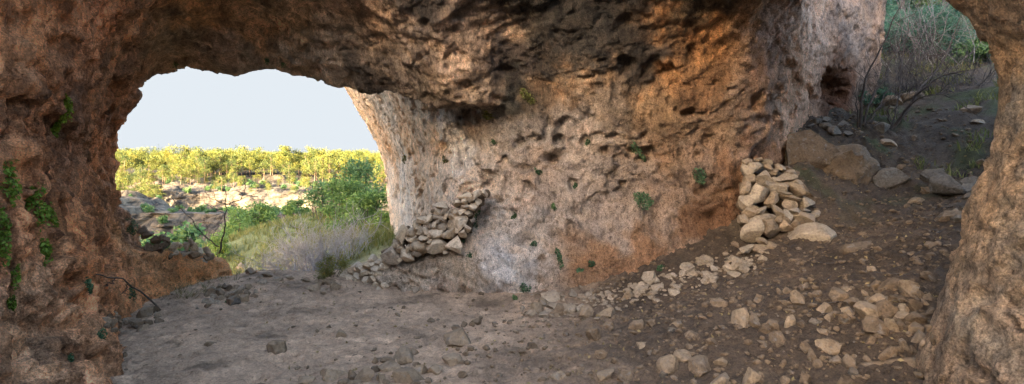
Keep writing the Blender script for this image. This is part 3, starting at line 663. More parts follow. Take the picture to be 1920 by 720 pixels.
# boulders
def boulder(px, py, w_, h_, Y, mat, label, seed, rough=1.4, cuts=7, dz=0, deep=.9):
    s = Y/FPX; me_ = stone_mesh(seed, cuts, rough); me_.name = 'boulder'
    o = obj('boulder', me_, mat); me_.set_sharp_from_angle(angle=math.radians(45))
    o.scale = (w_*s, w_*s*deep, h_*s); p = W(px, py, Y+w_*s*deep*.25); o.location = (p[0], p[1], p[2]+dz)
    return tag(o, label, 'boulder')
boulder(1506, 296, 112, 104, 7.75, M['stone_dusty'], 'blocky brown boulder wedged against the corner of the right rock wall', 301, 2.0, 6)
boulder(1568, 326, 146, 116, 7.6, M['stone_dusty'], 'rough crumbly tan boulder embedded in the slope behind the retaining wall', 302, 3.8, 4)
boulder(1606, 478, 88, 58, 5.5, M['stone_dusty'], 'flat dusty boulder half buried in the middle of the slope', 303, 1.4, 7)
boulder(1672, 712, 200, 110, 3.3, M['stone_dusty'], 'wide sloping boulder half buried at the foot of the rock pillar', 304, 1.5, 8)
boulder(1668, 338, 66, 50, 7.3, M['stone_grey'], 'mossy grey boulder low on the bank right of the crumbly boulder', 305, 1.6, 6)
boulder(1782, 345, 60, 52, 6.5, M['stone_grey'], 'grey boulder on the bank beside the rock pillar', 306, 1.6, 6)
boulder(1745, 330, 40, 30, 6.9, M['stone_grey'], 'small flat mossy boulder above the scree on the bank', 307, 1.6, 6)
boulder(355, 562, 60, 30, 6.9, M['stone_dusty'], 'low brown boulder under the left ledge of the cave mouth', 308, 1.2, 6)

# stones lying on the ledge left of the mouth
for px, py, w_, h_ in crop_list([(330, 90, 74, 48), (300, 130, 64, 54), (350, 140, 64, 54), (385, 115, 54, 44), (415, 180, 64, 54), (365, 75, 44, 34), (440, 130, 54, 54), (465, 120, 40, 40), (495, 168, 64, 38), (548, 175, 64, 44), (505, 130, 36, 54), (535, 105, 34, 48), (550, 130, 44, 54), (585, 155, 54, 48), (625, 155, 54, 54), (620, 192, 44, 38), (600, 215, 54, 40), (650, 185, 34, 44), (645, 215, 38, 44), (395, 90, 44, 40), (285, 60, 64, 44), (265, 40, 50, 50), (450, 165, 44, 40), (375, 165, 44, 40)], 180, 420, 3):
    Y = float(np.interp(px, [265, 330, 400], [7.25, 7.35, 7.85])); s = Y/FPX
    o = stone_at(W(px, py, Y+.1), (w_*s*1.05, w_*s*.9, h_*s*1.1), M['stone_dusty'] if px < 325 else random.choice((M['stone_tan'], M['stone_wall'])))
    if px < 325: tag(o, 'dark grey stone stacked on the rock ledge against the left wall of the mouth', 'stone', 'dark stones stacked on the left ledge')
    else: tag(o, 'brown stone piled on the rock ledge beside the little bare tree', 'stone', 'brown stones piled on the left ledge')
# stones along the foot of the left wall and below the ledge
for k, (cx, cy_, w_, h_) in enumerate([(60, 540, 54, 44), (90, 565, 44, 64), (75, 520, 36, 30), (100, 505, 44, 38), (160, 550, 54, 40), (130, 560, 34, 44), (275, 500, 74, 64), (320, 490, 54, 50), (225, 560, 74, 48), (260, 585, 64, 34), (355, 540, 54, 28), (290, 555, 44, 34), (95, 600, 54, 34), (55, 570, 40, 34), (120, 530, 40, 34), (345, 510, 44, 30)]):
    px, py, w_, h_ = crop_list([(cx, cy_, w_, h_)], 180, 420, 3)[0]
    put(px, py, w_, h_, M['stone_dusty'] if k % 3 else M['stone_tan'], 'brown stone in the row lying against the foot of the left cave wall', 'stones along the foot of the left wall')
for k, (cx, cy_, w_, h_) in enumerate([(655, 378, 74, 48), (700, 385, 54, 44), (780, 387, 64, 54), (825, 422, 64, 46), (765, 435, 64, 60), (632, 432, 74, 42), (700, 420, 44, 34), (740, 405, 44, 30), (815, 360, 44, 34), (850, 390, 34, 28), (890, 405, 40, 22), (900, 380, 30, 26), (860, 355, 40, 34), (715, 350, 44, 34), (660, 410, 40, 30), (790, 355, 40, 30), (745, 360, 44, 34), (935, 325, 44, 34), (690, 355, 36, 30), (620, 460, 50, 24), (680, 440, 40, 26)]):
    px, py, w_, h_ = crop_list([(cx, cy_, w_, h_)], 180, 420, 3)[0]
    put(px, py, w_, h_, (M['stone_tan'], M['stone_dusty'], M['stone_cream'])[k % 3], 'stone in the loose rubble beside the path below the bare tree', 'rubble beside the path at the mouth')
for px, py, w_, h_ in [(590, 540, 22, 16), (606, 548, 16, 12), (600, 530, 20, 12), (627, 537, 22, 16), (575, 525, 16, 10), (520, 524, 20, 8), (545, 521, 16, 8), (470, 508, 22, 12), (500, 516, 18, 10), (615, 528, 22, 16), (488, 520, 16, 8), (455, 500, 20, 14)]:
    put(px, py, w_, h_, M['stone_tan'], 'small stone scattered across the threshold of the cave mouth', 'stones scattered on the threshold')
put(779, 544, 15, 13, M['stone_cream'], 'lone pale stone on the path in front of the outcrop')
put(518, 653, 33, 30, M['stone_tan'], 'lone pointed tan stone on the open dust floor')
put(637, 626, 20, 16, M['stone_tan'], 'lone rounded brown stone in the middle of the dust floor')
put(440, 565, 20, 16, M['stone_grey'], 'grey stone with a tuft of moss at the edge of the path')
put(393, 645, 17, 10, M['stone_dusty'], 'small brown stone lying on the floor left of the pointed stone')
put(232, 665, 14, 12, M['stone_dusty'], 'small dark stone near the base of the left wall')

# the row of stones across the foreground
fore = [((305, 635, 240, 125), 'big flat topped tan stone at the left end of the foreground row'), ((65, 690, 140, 74), 'brown stone cut by the lower edge left of the big flat topped stone'), ((465, 645, 95, 100), 'tan stone tilted like a wedge in the foreground row'), ((565, 655, 175, 120), 'broad angular brown stone in the foreground row'), ((770, 580, 184, 84), 'block shaped stone under the rough top stone of the foreground row'), ((895, 495, 194, 134), 'rough rounded stone topping the foreground row'), ((970, 455, 88, 62), 'small brown stone behind the rough top stone'),
        ((930, 660, 274, 144), 'large lumpy ochre stone at the front of the foreground row'), ((700, 675, 114, 74), 'small stone wedged in front of the block shaped stone'), ((1030, 600, 114, 110), 'upright stone right of the lumpy ochre stone'), ((1145, 600, 134, 84), 'dusty stone half sunk right of the upright stone'), ((1290, 520, 154, 114), 'pyramid shaped stone on the floor right of the foreground row'), ((1335, 340, 224, 150), 'large wedge shaped stone lying on the floor behind the pyramid stone'), ((1410, 460, 58, 68), 'small upright stone near the pyramid stone'), ((1385, 645, 84, 68), 'brown stone low in front of the pyramid stone')]
for (cx, cy_, w_, h_), lab in fore:
    px, py, w_, h_ = crop_list([(cx, cy_, w_, h_)], 560, 560, 4.5)[0]
    put(px, py, w_, h_, M['stone_tan'] if w_ > 24 else M['stone_dusty'], lab, sink=.12)
for cx, cy_, w_, h_ in [(750, 520, 114, 44), (985, 555, 74, 44), (740, 705, 84, 44), (470, 710, 124, 34), (985, 710, 94, 44), (645, 525, 54, 64), (650, 600, 84, 64), (860, 600, 80, 50), (1090, 690, 90, 50), (380, 700, 90, 40)]:
    px, py, w_, h_ = crop_list([(cx, cy_, w_, h_)], 560, 560, 4.5)[0]
    put(px, py, w_, h_, M['stone_dusty'], 'small stone filling the gaps between the foreground row stones', 'small stones in the foreground row')
for cx, cy_, w_, h_ in [(255, 235, 44, 28), (1130, 182, 94, 38), (1395, 218, 64, 54), (1335, 250, 84, 54), (835, 135, 54, 28), (885, 75, 38, 30), (155, 270, 34, 28), (1500, 200, 84, 54), (1460, 215, 50, 40), (1250, 350, 60, 30), (1000, 330, 70, 30), (640, 430, 60, 26), (1450, 420, 60, 40)]:
    px, py, w_, h_ = crop_list([(cx, cy_, w_, h_)], 560, 560, 4.5)[0]
    put(px, py, w_, h_, M['stone_dusty'], 'small brown stone scattered over the dust floor behind the foreground row', 'stones scattered on the dust floor')

# the pile of stones under the pillar
pile = [(168, 258, 100, 92), (385, 240, 94, 68), (310, 315, 74, 68), (460, 280, 98, 58), (430, 328, 64, 54), (408, 375, 54, 88), (525, 335, 110, 108), (635, 315, 114, 94), (600, 260, 74, 54), (670, 190, 124, 80), (760, 210, 84, 94), (700, 265, 94, 48), (730, 320, 64, 64), (790, 302, 64, 74), (705, 355, 78, 48), (790, 370, 114, 72), (672, 408, 62, 108), (600, 425, 124, 94), (800, 430, 88, 74), (720, 395, 54, 54)]
labs = ['broad pale stone lying alone on the slope left of the stone pile', 'flat stone at the upper left end of the pile', 'rounded stone at the far left of the pile', 'flat oval stone near the top left of the pile', 'small block below the flat oval stone', 'upright narrow stone at the lower left of the pile', 'large heart shaped stone in the middle of the pile', 'round ochre stone beside the heart shaped stone', 'grey stone behind the round ochre stone', 'largest rounded stone crowning the pile', 'tall dusty stone leaning at the top right of the pile', 'flat stone lying below the crowning stone', 'small angular stone right of the round ochre stone', 'blocky stone at the right side of the pile', 'flat stone below the small angular stone', 'long angular stone at the lower right of the pile', 'narrow slab standing on end at the front of the pile', 'broad dusty stone left of the narrow slab', 'blocky stone at the lower right edge of the pile', 'small stone tucked behind the narrow slab']
for k, ((cx, cy_, w_, h_), lab) in enumerate(zip(pile, labs)):
    px, py, w_, h_ = crop_list([(cx, cy_, w_, h_)], 1440, 470, 2.88)[0]
    o = put(px, py, w_, h_, (M['stone_tan'], M['stone_dusty'])[k % 2], lab, sink=.15, tilt=-.65 if 'narrow slab' in lab and 'behind' not in lab else None)
for cx, cy_, w_, h_ in [(335, 362, 54, 44), (255, 230, 64, 44), (760, 455, 40, 34), (580, 185, 48, 54), (530, 232, 54, 30), (815, 468, 64, 54), (870, 420, 44, 40), (895, 470, 48, 64), (830, 378, 40, 40), (875, 325, 44, 44), (735, 500, 54, 54), (880, 250, 54, 40), (820, 235, 40, 40), (845, 495, 44, 38), (540, 405, 48, 64), (850, 280, 44, 36), (640, 365, 50, 40), (560, 270, 44, 34)]:
    px, py, w_, h_ = crop_list([(cx, cy_, w_, h_)], 1440, 470, 2.88)[0]
    put(px, py, w_, h_, random.choice((M['stone_tan'], M['stone_dusty'])), 'small stone filling in the pile below the rock pillar', 'small stones of the pile by the pillar')
for cx, cy_, w_, h_ in [(62, 222, 40, 40), (105, 217, 44, 30), (195, 195, 54, 30), (790, 540, 48, 54), (645, 550, 88, 78), (445, 605, 78, 78), (325, 520, 112, 78), (240, 570, 64, 68), (195, 525, 64, 64), (60, 480, 78, 84), (20, 410, 64, 72), (120, 385, 64, 60), (185, 400, 54, 48), (80, 607, 40, 40), (270, 612, 54, 48), (300, 580, 44, 34), (90, 705, 54, 44), (400, 700, 84, 54), (200, 690, 64, 60)]:
    px, py, w_, h_ = crop_list([(cx, cy_, w_, h_)], 1440, 470, 2.88)[0]
    put(px, py, w_, h_, random.choice((M['stone_dusty'], M['stone_dusty'], M['stone_tan'])), 'brown stone strewn on the turned soil in front of the stone pile', 'stones strewn before the pile')
bot = [((585, 653, 84, 78), 'round stone with a split across its face at the lower edge of the slope'), ((710, 655, 98, 62), 'long smooth brown stone right of the split stone'), ((640, 615, 74, 44), 'flat stone behind the split stone'), ((350, 678, 74, 44), 'flat dusty stone left of the split stone'), ((420, 690, 58, 44), 'brown block beside the flat dusty stone'), ((465, 502, 58, 38), 'lone reddish brown stone in the middle of the dirt slope'), ((355, 452, 74, 40), 'flat pale slab at the lower edge of the scree'), ((185, 445, 54, 48), 'dark brown stone at the left end of the scree'), ((860, 470, 58, 68), 'tall pale stone standing on the slope below the retaining wall'), ((920, 485, 74, 52), 'broad grey stone right of the tall pale stone'), ((945, 515, 44, 44), 'small brown stone below the broad grey stone'), ((775, 418, 62, 32), 'flat dark slab on the slope under the scree'), ((775, 700, 84, 54), 'dusty block at the lower edge right of the smooth stone'), ((900, 695, 54, 62), 'upright tan stone at the lower edge of the slope'), ((780, 640, 54, 44), 'small pale stone right of the long smooth stone'), ((305, 535, 54, 54), 'dark lumpy stone left of the reddish brown stone')]
for (cx, cy_, w_, h_), lab in bot:
    px, py, w_, h_ = crop_list([(cx, cy_, w_, h_)], 960, 360, 2)[0]
    put(px, py, w_, h_, M['stone_tan'] if 'pale' in lab else (M['stone_dusty'] if 'brown' in lab or 'dark' in lab else M['stone_tan']), lab)
# scree along the foot of the pale wall
n = 0
while n < 66:
    px = random.uniform(985, 1432); line = float(np.interp(px, [985, 1080, 1200, 1300, 1432], [585, 570, 545, 520, 478]))
    py = line+random.gauss(0, 13); s_ = random.choice((10, 11, 12, 13, 14, 16, 19, 25))
    if put(px, py, s_*random.uniform(1, 1.5), s_*random.uniform(.65, 1), M['stone_cream'] if random.random() < .75 else M['stone_tan'], 'pale stone in the scree along the foot of the pale wall', 'scree along the pale wall', what=(ground,)): n += 1
# stones strewn over the slope
n = 0
while n < 32:
    px, py = random.uniform(900, 1790), random.uniform(360, 715)
    low = float(np.interp(px, [900, 1200, 1430, 1560, 1790], [610, 590, 520, 460, 360]))
    if py < low or px > np.interp(py, [360, 500, 720], [1800, 1760, 1690]): continue
    s_ = random.choice((12, 13, 14, 16, 18, 21))
    if put(px, py, s_*random.uniform(1, 1.6), s_*random.uniform(.6, 1), random.choice((M['stone_dusty'], M['stone_dusty'], M['stone_tan'], M['stone_grey'])), 'small stone strewn over the bare earth slope on the right', 'stones strewn over the slope', what=(ground,)): n += 1
for px, py, w_, h_ in [(1545, 238, 22, 16), (1560, 245, 26, 18), (1532, 228, 18, 14), (1578, 232, 20, 16), (1590, 252, 18, 12), (1550, 225, 16, 12), (1520, 236, 16, 10), (1610, 250, 14, 10)]:
    put(px, py, w_, h_, M['stone_grey'], 'grey stone on the shaded earth terrace under the rock alcove', 'stones on the terrace under the alcove')

n = 0
while n < 20:
    px, py = random.uniform(1600, 1850), random.uniform(175, 420)
    s_ = random.choice((13, 16, 20, 26))
    if put(px, py, s_*random.uniform(1, 1.7), s_*random.uniform(.6, 1), random.choice((M['stone_dusty'], M['stone_tan'], M['stone_grey'])), 'weathered stone set in the shaded earth bank of the second opening', 'stones set in the bank', what=(ground,)): n += 1
# the countless smaller rubble between them
def rubble(name, label, fn, count, mat):
    i2 = ico(2); src = []
    for k in range(8):
        m_ = stone_mesh(500+k, 7, .6, i2); v = np.empty(len(m_.vertices)*3, np.float32); m_.vertices.foreach_get('co', v); src.append(v.reshape(-1, 3)); bpy.data.meshes.remove(m_)
    Vs, off, Fs = [], 0, []
    tries = 0
    while len(Vs) < count and tries < count*6:
        tries += 1; px, py, s_ = fn()
        hit = pick(px, py, (ground,))
        if hit is None: continue
        p_, k_ = hit[0], hit[0].y/FPX; v = src[random.randrange(8)]*np.array([s_*random.uniform(1, 1.5), s_*random.uniform(.8, 1.2), s_*random.uniform(.55, .95)])*k_
        a_ = random.uniform(0, 6.28); R_ = np.array([[math.cos(a_), -math.sin(a_), 0], [math.sin(a_), math.cos(a_), 0], [0, 0, 1]])
        Vs.append(v@R_.T+np.array([p_.x, p_.y, p_.z+.12*s_*k_])); Fs.append(i2[1]+off); off += len(v)
    tag(obj(name, mesh_np(name, np.concatenate(Vs), np.concatenate(Fs)), mat, smooth=False), label, 'rubble', kind='stuff')
def f_scree():
    px = random.uniform(975, 1440); return px, float(np.interp(px, [985, 1080, 1200, 1300, 1432], [584, 569, 543, 516, 474]))+random.gauss(0, 15), random.choice((4, 5, 6, 7, 8, 10))
def f_slope():
    while True:
        px, py = random.uniform(880, 1800), random.uniform(340, 718)
        if py > np.interp(px, [880, 1200, 1430, 1560, 1790], [610, 575, 505, 450, 340]) and px < np.interp(py, [340, 500, 720], [1830, 1770, 1700]): return px, py, random.choice((4, 5, 5, 6, 7, 8, 10, 12))
def f_pile():
    return random.gauss(1660, 45), random.gauss(575, 35), random.choice((5, 7, 9, 12))
rubble('rubble', 'small pale rubble packed between the scree stones under the pale wall', f_scree, 330, M['stone_cream'])
rubble('rubble', 'small brown rubble spread over the earth slope', f_slope, 420, M['stone_dusty'])
rubble('rubble', 'small rubble among the stones of the pile by the pillar', f_pile, 110, M['stone_dusty'])
# fine gravel: nobody could count it
def scatter_stuff(name, pts, sizes, mat, label, cat):
    V0, F0 = ico(1); Vs, Fs = [], []
    for i, (p, s_) in enumerate(zip(pts, sizes)):
        v = V0*(1+.35*np.random.default_rng(i).uniform(-1, 1, size=(len(V0), 1)))*s_*np.random.default_rng(i+9).uniform(.6, 1.3, 3)*np.array([1, 1, .7])
        Vs.append(v+np.array(p)); Fs.append(F0+len(V0)*i)
    o = obj(name, mesh_np(name, np.concatenate(Vs), np.concatenate(Fs)), mat, smooth=False)
    return tag(o, label, cat, kind='stuff')
pts, sz = [], []
while len(pts) < 6500:
    x_, y_ = random.uniform(-4.5, 7.5), random.uniform(2.4, 9.5)
    dens = .10+.9*float(sstep(-.8, 1.6, np.array([x_]))[0])
    dens *= .35+.65*float(sstep(-.15, .25, gnoise(np.array([[x_*1.1, y_*1.1, 2.0]]), 3))[0])
    if random.random() > dens: continue
    pts.append((x_, y_)); sz.append(random.choice((.007, .009, .011, .014, .018, .024, .034))*(1.0 if x_ > -.5 else .75))
pz_ = ground_z(np.array([p[0] for p in pts]), np.array([p[1] for p in pts]))
scatter_stuff('gravel', [(p[0], p[1], z_+.002) for p, z_ in zip(pts, pz_)], sz, M['stone_dusty'], 'fine gravel and chips sprinkled over the earth floor and slope', 'gravel')
print('stones', time.time()-T0, len(scene.objects))

# ------------------------------------------------------------------ plants
class MB:
    def __init__(s): s.V = []; s.F = []; s.n = 0
    def add(s, V, F): s.V.append(np.asarray(V, float)); s.F.append(np.asarray(F)+s.n); s.n += len(V)
    def tube(s, pts, radii, k=5):
        pts = np.asarray(pts, float); n = len(pts); T = np.gradient(pts, axis=0); T /= np.linalg.norm(T, axis=1)[:, None]+1e-9
        ref = np.array([0, 0, 1.0]) if abs(T[0, 2]) < .8 else np.array([1.0, 0, 0])
        A = np.cross(T, ref); A /= np.linalg.norm(A, axis=1)[:, None]+1e-9; B = np.cross(T, A)
        an = np.arange(k)*2*math.pi/k
        V = pts[:, None, :]+(A[:, None, :]*np.cos(an)[None, :, None]+B[:, None, :]*np.sin(an)[None, :, None])*np.asarray(radii)[:, None, None]
        F = []
        for i in range(n-1):
            for j in range(k): F.append([i*k+j, i*k+(j+1) % k, (i+1)*k+(j+1) % k, (i+1)*k+j])
        s.add(V.reshape(-1, 3), F)
    def leaves(s, cen, size, up=None, asp=.5, bend=.25):
        cen = np.asarray(cen, float); n = len(cen)
        if n == 0: return
        u = rng.normal(size=(n, 3)) if up is None else np.asarray(up)+rng.normal(size=(n, 3))*.45
        u /= np.linalg.norm(u, axis=1)[:, None]
        v = np.cross(u, rng.normal(size=(n, 3))); v /= np.linalg.norm(v, axis=1)[:, None]+1e-9
        w_ = np.cross(u, v); sz = (size*rng.uniform(.6, 1.35, n))[:, None]
        V = np.stack([cen-u*sz*.5, cen+v*sz*asp*.5+w_*sz*bend*.3, cen+u*sz*.5, cen-v*sz*asp*.5+w_*sz*bend*.3], 1).reshape(-1, 3)
        s.add(V, np.arange(4*n).reshape(n, 4))
    def build(s, name, mat, parent=None, loc=None):
        V = np.concatenate(s.V); F = np.concatenate(s.F)
        if parent is not None: V = V-np.array(parent.location)
        return obj(name, mesh_np(name, V, F), mat, parent)
def spline(pts, n):
    pts = np.asarray(pts, float); t = np.linspace(0, len(pts)-1, n); out = np.empty((n, 3)); m = len(pts)
    for k, tt in enumerate(t):
        i = min(int(tt), m-2); f = tt-i
        p0, p1, p2, p3 = pts[max(i-1, 0)], pts[i], pts[i+1], pts[min(i+2, m-1)]
        out[k] = .5*((2*p1)+(p2-p0)*f+(2*p0-5*p1+4*p2-p3)*f*f+(3*p1-p0-3*p2+p3)*f**3)
    return out
def wob(path, amp, seed):
    path = np.asarray(path); L = np.linspace(0, 1, len(path))[:, None]
    q = np.c_[np.linspace(0, len(path)*.35, len(path)), np.full(len(path), seed*1.3), np.zeros(len(path))]
    return path+np.stack([gnoise(q, 1), gnoise(q, 2), gnoise(q, 3)], 1)*amp*np.minimum(1, L*4)
def grow(mb, p, d, L, r, depth, spread=.6, up=.1, kids=(3, 5), k=4, tips=None):
    n = 6; pts = [np.array(p, float)]; d = np.array(d, float); d /= np.linalg.norm(d)
    for i in range(n):
        d = d+rng.normal(size=3)*.16+np.array([0, 0, up*.25]); d /= np.linalg.norm(d); pts.append(pts[-1]+d*L/n)
    mb.tube(pts, np.linspace(r, r*.45, n+1), k)
    if tips is not None and depth <= 1: tips.extend(pts[2:])
    if depth > 0:
        for _ in range(random.randint(*kids)):
            i = random.randint(2, n); dd = d+rng.normal(size=3)*spread+np.array([0, 0, up])
            grow(mb, pts[i], dd, L*random.uniform(.45, .75), r*.5, depth-1, spread, up, kids, max(3, k-1), tips)
def pxpath(L): return [np.array(W(*p)) for p in L]

# rosettes and tufts growing on the rock
def wall_plant(px, py, w_, h_, mat, label, leaf=.034, n=None, cat='wall plant', group=None, hang=0.0, name='wall_plant', fl=.9, asp=.55):
    hit = pick(px, py, (rock, ground))
    if not hit: return
    loc, nor = np.array(hit[0]), np.array(hit[1]); s = hit[0].y/FPX; a_, b_ = w_*s*.55, h_*s*.55
    t1 = np.cross(nor, [0, 0, 1.0]); t1 /= np.linalg.norm(t1)+1e-9; t2 = np.cross(t1, nor); t2 = np.array([0, 0, 1.0]) if t2[2] > -.2 and abs(nor[2]) > .9 else t2
    if t2[2] < 0: t2 = -t2
    n = n or int(50+a_*b_/(leaf*leaf)*18); n = min(max(n, 60), 900)
    th = rng.uniform(0, 2*math.pi, n); rr = np.sqrt(rng.uniform(0, 1, n))*(1+.15*np.sin(th*3+px))
    cen = loc+np.outer(np.cos(th)*rr*a_, t1)+np.outer(np.sin(th)*rr*b_, t2)+np.outer(rng.uniform(-.01, fl*.8, n)*min(a_, b_)*np.sqrt(np.clip(1.2-rr, .05, 1)), nor)
    if hang: cen = cen+np.outer(gnoise(np.c_[cen[:, 2]*7+px, cen[:, 2]*0, cen[:, 2]*0], 9)*a_*1.3, t1); cen = cen[rng.uniform(size=n) < .35+.9*np.clip(gnoise(cen*11, 12)+.35, 0, 1)]; n = len(cen)
    if hang: cen[:, 2] -= hang*np.abs(rng.normal(size=n))
    root = thing(name, tuple(loc), label, cat, group)
    mb = MB(); mb.leaves(cen, leaf, up=np.outer(np.ones(n), nor*.5+np.array([0, 0, -.3 if hang else .3])), asp=asp); mb.build('foliage', mat, root)
    st = MB()
    for i in rng.choice(n, min(7, n), replace=False): st.tube([loc-nor*.03, (loc+cen[i])/2+nor*.01, cen[i]], [.004, .003, .002], 3)
    st.build('stem', M['bark'], root)
LW, LL, LG = M['leaf_wall'], M['leaf_lime'], M['leaf_grass']
for px, py, w_, h_, m_, lab in [
    (1313, 328, 26, 30, LW, 'round green rosette high on the pale wall near the orange hollow'), (1205, 378, 34, 38, LW, 'largest green rosette in the middle of the pale wall'), (1048, 487, 16, 42, LW, 'tall narrow green tuft low on the pale wall'), (1001, 461, 13, 13, LW, 'tiny green tuft left of the tall narrow tuft'),
    (985, 540, 20, 18, LW, 'bluish green tuft at the foot of the pale wall'), (966, 562, 15, 13, LW, 'lowest small tuft on the floor edge of the pale wall'), (990, 180, 24, 34, LG, 'yellowish grass tuft under the dark roof above the pale wall'), (915, 212, 20, 26, LG, 'grass tuft beside the flowstone curtain'), (927, 266, 13, 12, LW, 'small green tuft at the lower end of the flowstone'),
    (1195, 282, 20, 50, LW, 'dull green trailing plant beside the round hole in the wall'), (897, 402, 20, 54, LW, 'long green plant growing beside the top of the stepped wall'), (886, 428, 14, 22, LW, 'short green tuft below the long plant by the stepped wall'), (870, 452, 12, 12, LW, 'small tuft just above the outcrop'), (882, 479, 12, 9, LW, 'flat tuft on top of the outcrop'),
    (1040, 388, 12, 13, LW, 'little tuft left of the largest rosette'), (965, 405, 14, 14, LW, 'tuft in a pit right of the stepped wall'), (1010, 322, 12, 18, LW, 'tuft hanging from a pit in the upper pale wall'), (1110, 495, 15, 11, LW, 'pale tuft in the orange band of the wall'), (1087, 507, 13, 10, LW, 'grey tuft beside the pale one in the orange band'), (1239, 505, 13, 17, LW, 'tuft low on the wall above the scree'), (1080, 348, 10, 11, LW, 'tiny tuft between two pits of the pale wall'),
    (1105, 268, 14, 22, LW, 'tuft growing in a row of holes under the flowstone'), (760, 298, 12, 14, LG, 'tuft on the outer overhang of the mouth'), (835, 300, 10, 18, LG, 'tuft on the pitted jamb left of the flowstone')]:
    wall_plant(px, py, w_, h_, m_, lab)
for px, py, w_, h_, m_, lab in [
    (20, 328, 28, 64, LL, 'lime green creeper highest at the left edge'), (8, 430, 20, 96, LL, 'bright lime creeper hanging at the very left edge'), (70, 375, 24, 76, LL, 'lime green creeper hanging right of a dark hollow'), (98, 400, 14, 44, LL, 'thin creeper strand beside the dark hollow'), (124, 195, 15, 46, LL, 'yellow green creeper high on the dark left wall'), (104, 232, 12, 22, LL, 'small mossy strand below the high creeper'),
    (86, 460, 18, 28, LL, 'creeper tuft on the bulge of the left wall'), (28, 503, 15, 22, LL, 'moss tuft low on the fluted left wall'), (26, 556, 15, 20, LL, 'lowest moss tuft on the fluted left wall'), (188, 628, 12, 32, LW, 'thin dark green strand near the base of the left wall'), (128, 672, 13, 22, LW, 'faint green tuft at the foot of the fluted wall')]:
    wall_plant(px, py, w_, h_, m_, lab, leaf=.03, hang=.05, cat='creeper', name='creeper', n=420)
for px, py, w_, h_, lab in [(244, 428, 20, 36, 'dark green tuft beside the mouth above the left ledge'), (165, 536, 16, 30, 'green tuft behind the arched branch'), (248, 556, 13, 34, 'slim green tuft low beside the end of the arched branch'), (430, 566, 12, 12, 'moss tuft on the rubble beside the path')]:
    wall_plant(px, py, w_, h_, LW, lab, leaf=.024)
for px, py, w_, h_, lab in [(329, 118, 8, 14, 'dark tuft hanging from the upper left corner of the mouth'), (500, 112, 7, 8, 'tiny tuft hanging from the middle of the mouth lip'), (531, 119, 7, 9, 'tiny tuft right of the middle of the mouth lip'), (304, 158, 9, 12, 'dark tuft on the slanting left rim of the mouth'), (258, 214, 8, 14, 'dark tuft on the left rim above the pines')]:
    wall_plant(px, py-2, w_, h_, M['leaf_dark'], lab, leaf=.03, hang=.04, n=60)

# twisted bare tree on the ledge
def cr1(L, Y0, Y1=None):
    n = len(L); Y1 = Y1 or Y0
    return [(220+x/3.692, 270+y/3.692, Y0+(Y1-Y0)*i/max(n-1, 1)) for i, (x, y) in enumerate(L)]
def bare_plant(name, base, label, cat, stems, r0, twigs, mat, group=None, tw_len=.35, tw_r=.004, spread=.7, part='branch', depth=1):
    root = thing(name, base, label, cat, group)
    for j, (st, rr) in enumerate(stems):
        p = wob(spline(pxpath(st), 22), .035, j+len(label)); mb = MB(); mb.tube(p, np.linspace(r0*rr, max(r0*rr*.25, .003), 22), 6)
        tb = mb
        for _ in range(int(twigs*rr)+2):
            i = random.randint(6, 21); d = p[i]-p[i-2]; d /= np.linalg.norm(d)
            grow(tb, p[i], d+rng.normal(size=3)*spread, tw_len*random.uniform(.5, 1.3), tw_r, depth, .6, .1, (1, 3), 3)
        mb.build('trunk' if j == 0 and part == 'branch' else part, mat, root)
    return root
def fix_twigs(root):
    # twigs were built in world space: bring them into their root's space
    for ch in root.children:
        for g in ch.children: g.location = -root.location
bt = bare_plant('bare_tree', W(413, 482, 8.05), 'twisted leafless little tree rising from the stones of the left ledge', 'tree',
    [(cr1([(700, 760), (725, 690), (735, 600), (750, 485), (755, 400), (735, 240)], 8.05, 8.3), 1.0), (cr1([(700, 715), (600, 630), (480, 490), (380, 380)], 8.05, 7.8), .75), (cr1([(750, 420), (850, 385), (955, 350)], 8.2, 8.1), .6), (cr1([(855, 385), (890, 290), (875, 235)], 8.15, 8.2), .4), (cr1([(755, 415), (640, 370), (600, 290)], 8.2, 8.4), .45), (cr1([(742, 480), (640, 430), (560, 370)], 8.2, 8.5), .45), (cr1([(690, 400), (640, 300)], 8.3, 8.5), .3), (cr1([(610, 640), (620, 570), (590, 500)], 8, 7.9), .35), (cr1([(660, 640), (710, 540)], 8, 8.2), .35), (cr1([(590, 625), (530, 640), (480, 600)], 8, 7.9), .35)],
    .015, 5, M['bark'], tw_len=.22, tw_r=.003); fix_twigs(bt)
fb = bare_plant('fallen_branch', W(308, 588, 5.95), 'long bare branch arching from the left wall down to the floor', 'branch',
    [([(308, 590, 5.95), (285, 565, 5.85), (262, 545, 5.7), (240, 530, 5.5), (215, 521, 5.2), (190, 517, 4.9), (165, 510, 4.6), (150, 506, 4.4), (130, 518, 4.2)], 1.0), ([(216, 522, 5.2), (205, 532, 5.1), (192, 540, 5.0)], .5), ([(240, 531, 5.5), (235, 545, 5.5), (225, 552, 5.5)], .45)],
    .011, 3, M['bark'], tw_len=.12, tw_r=.003); fix_twigs(fb)
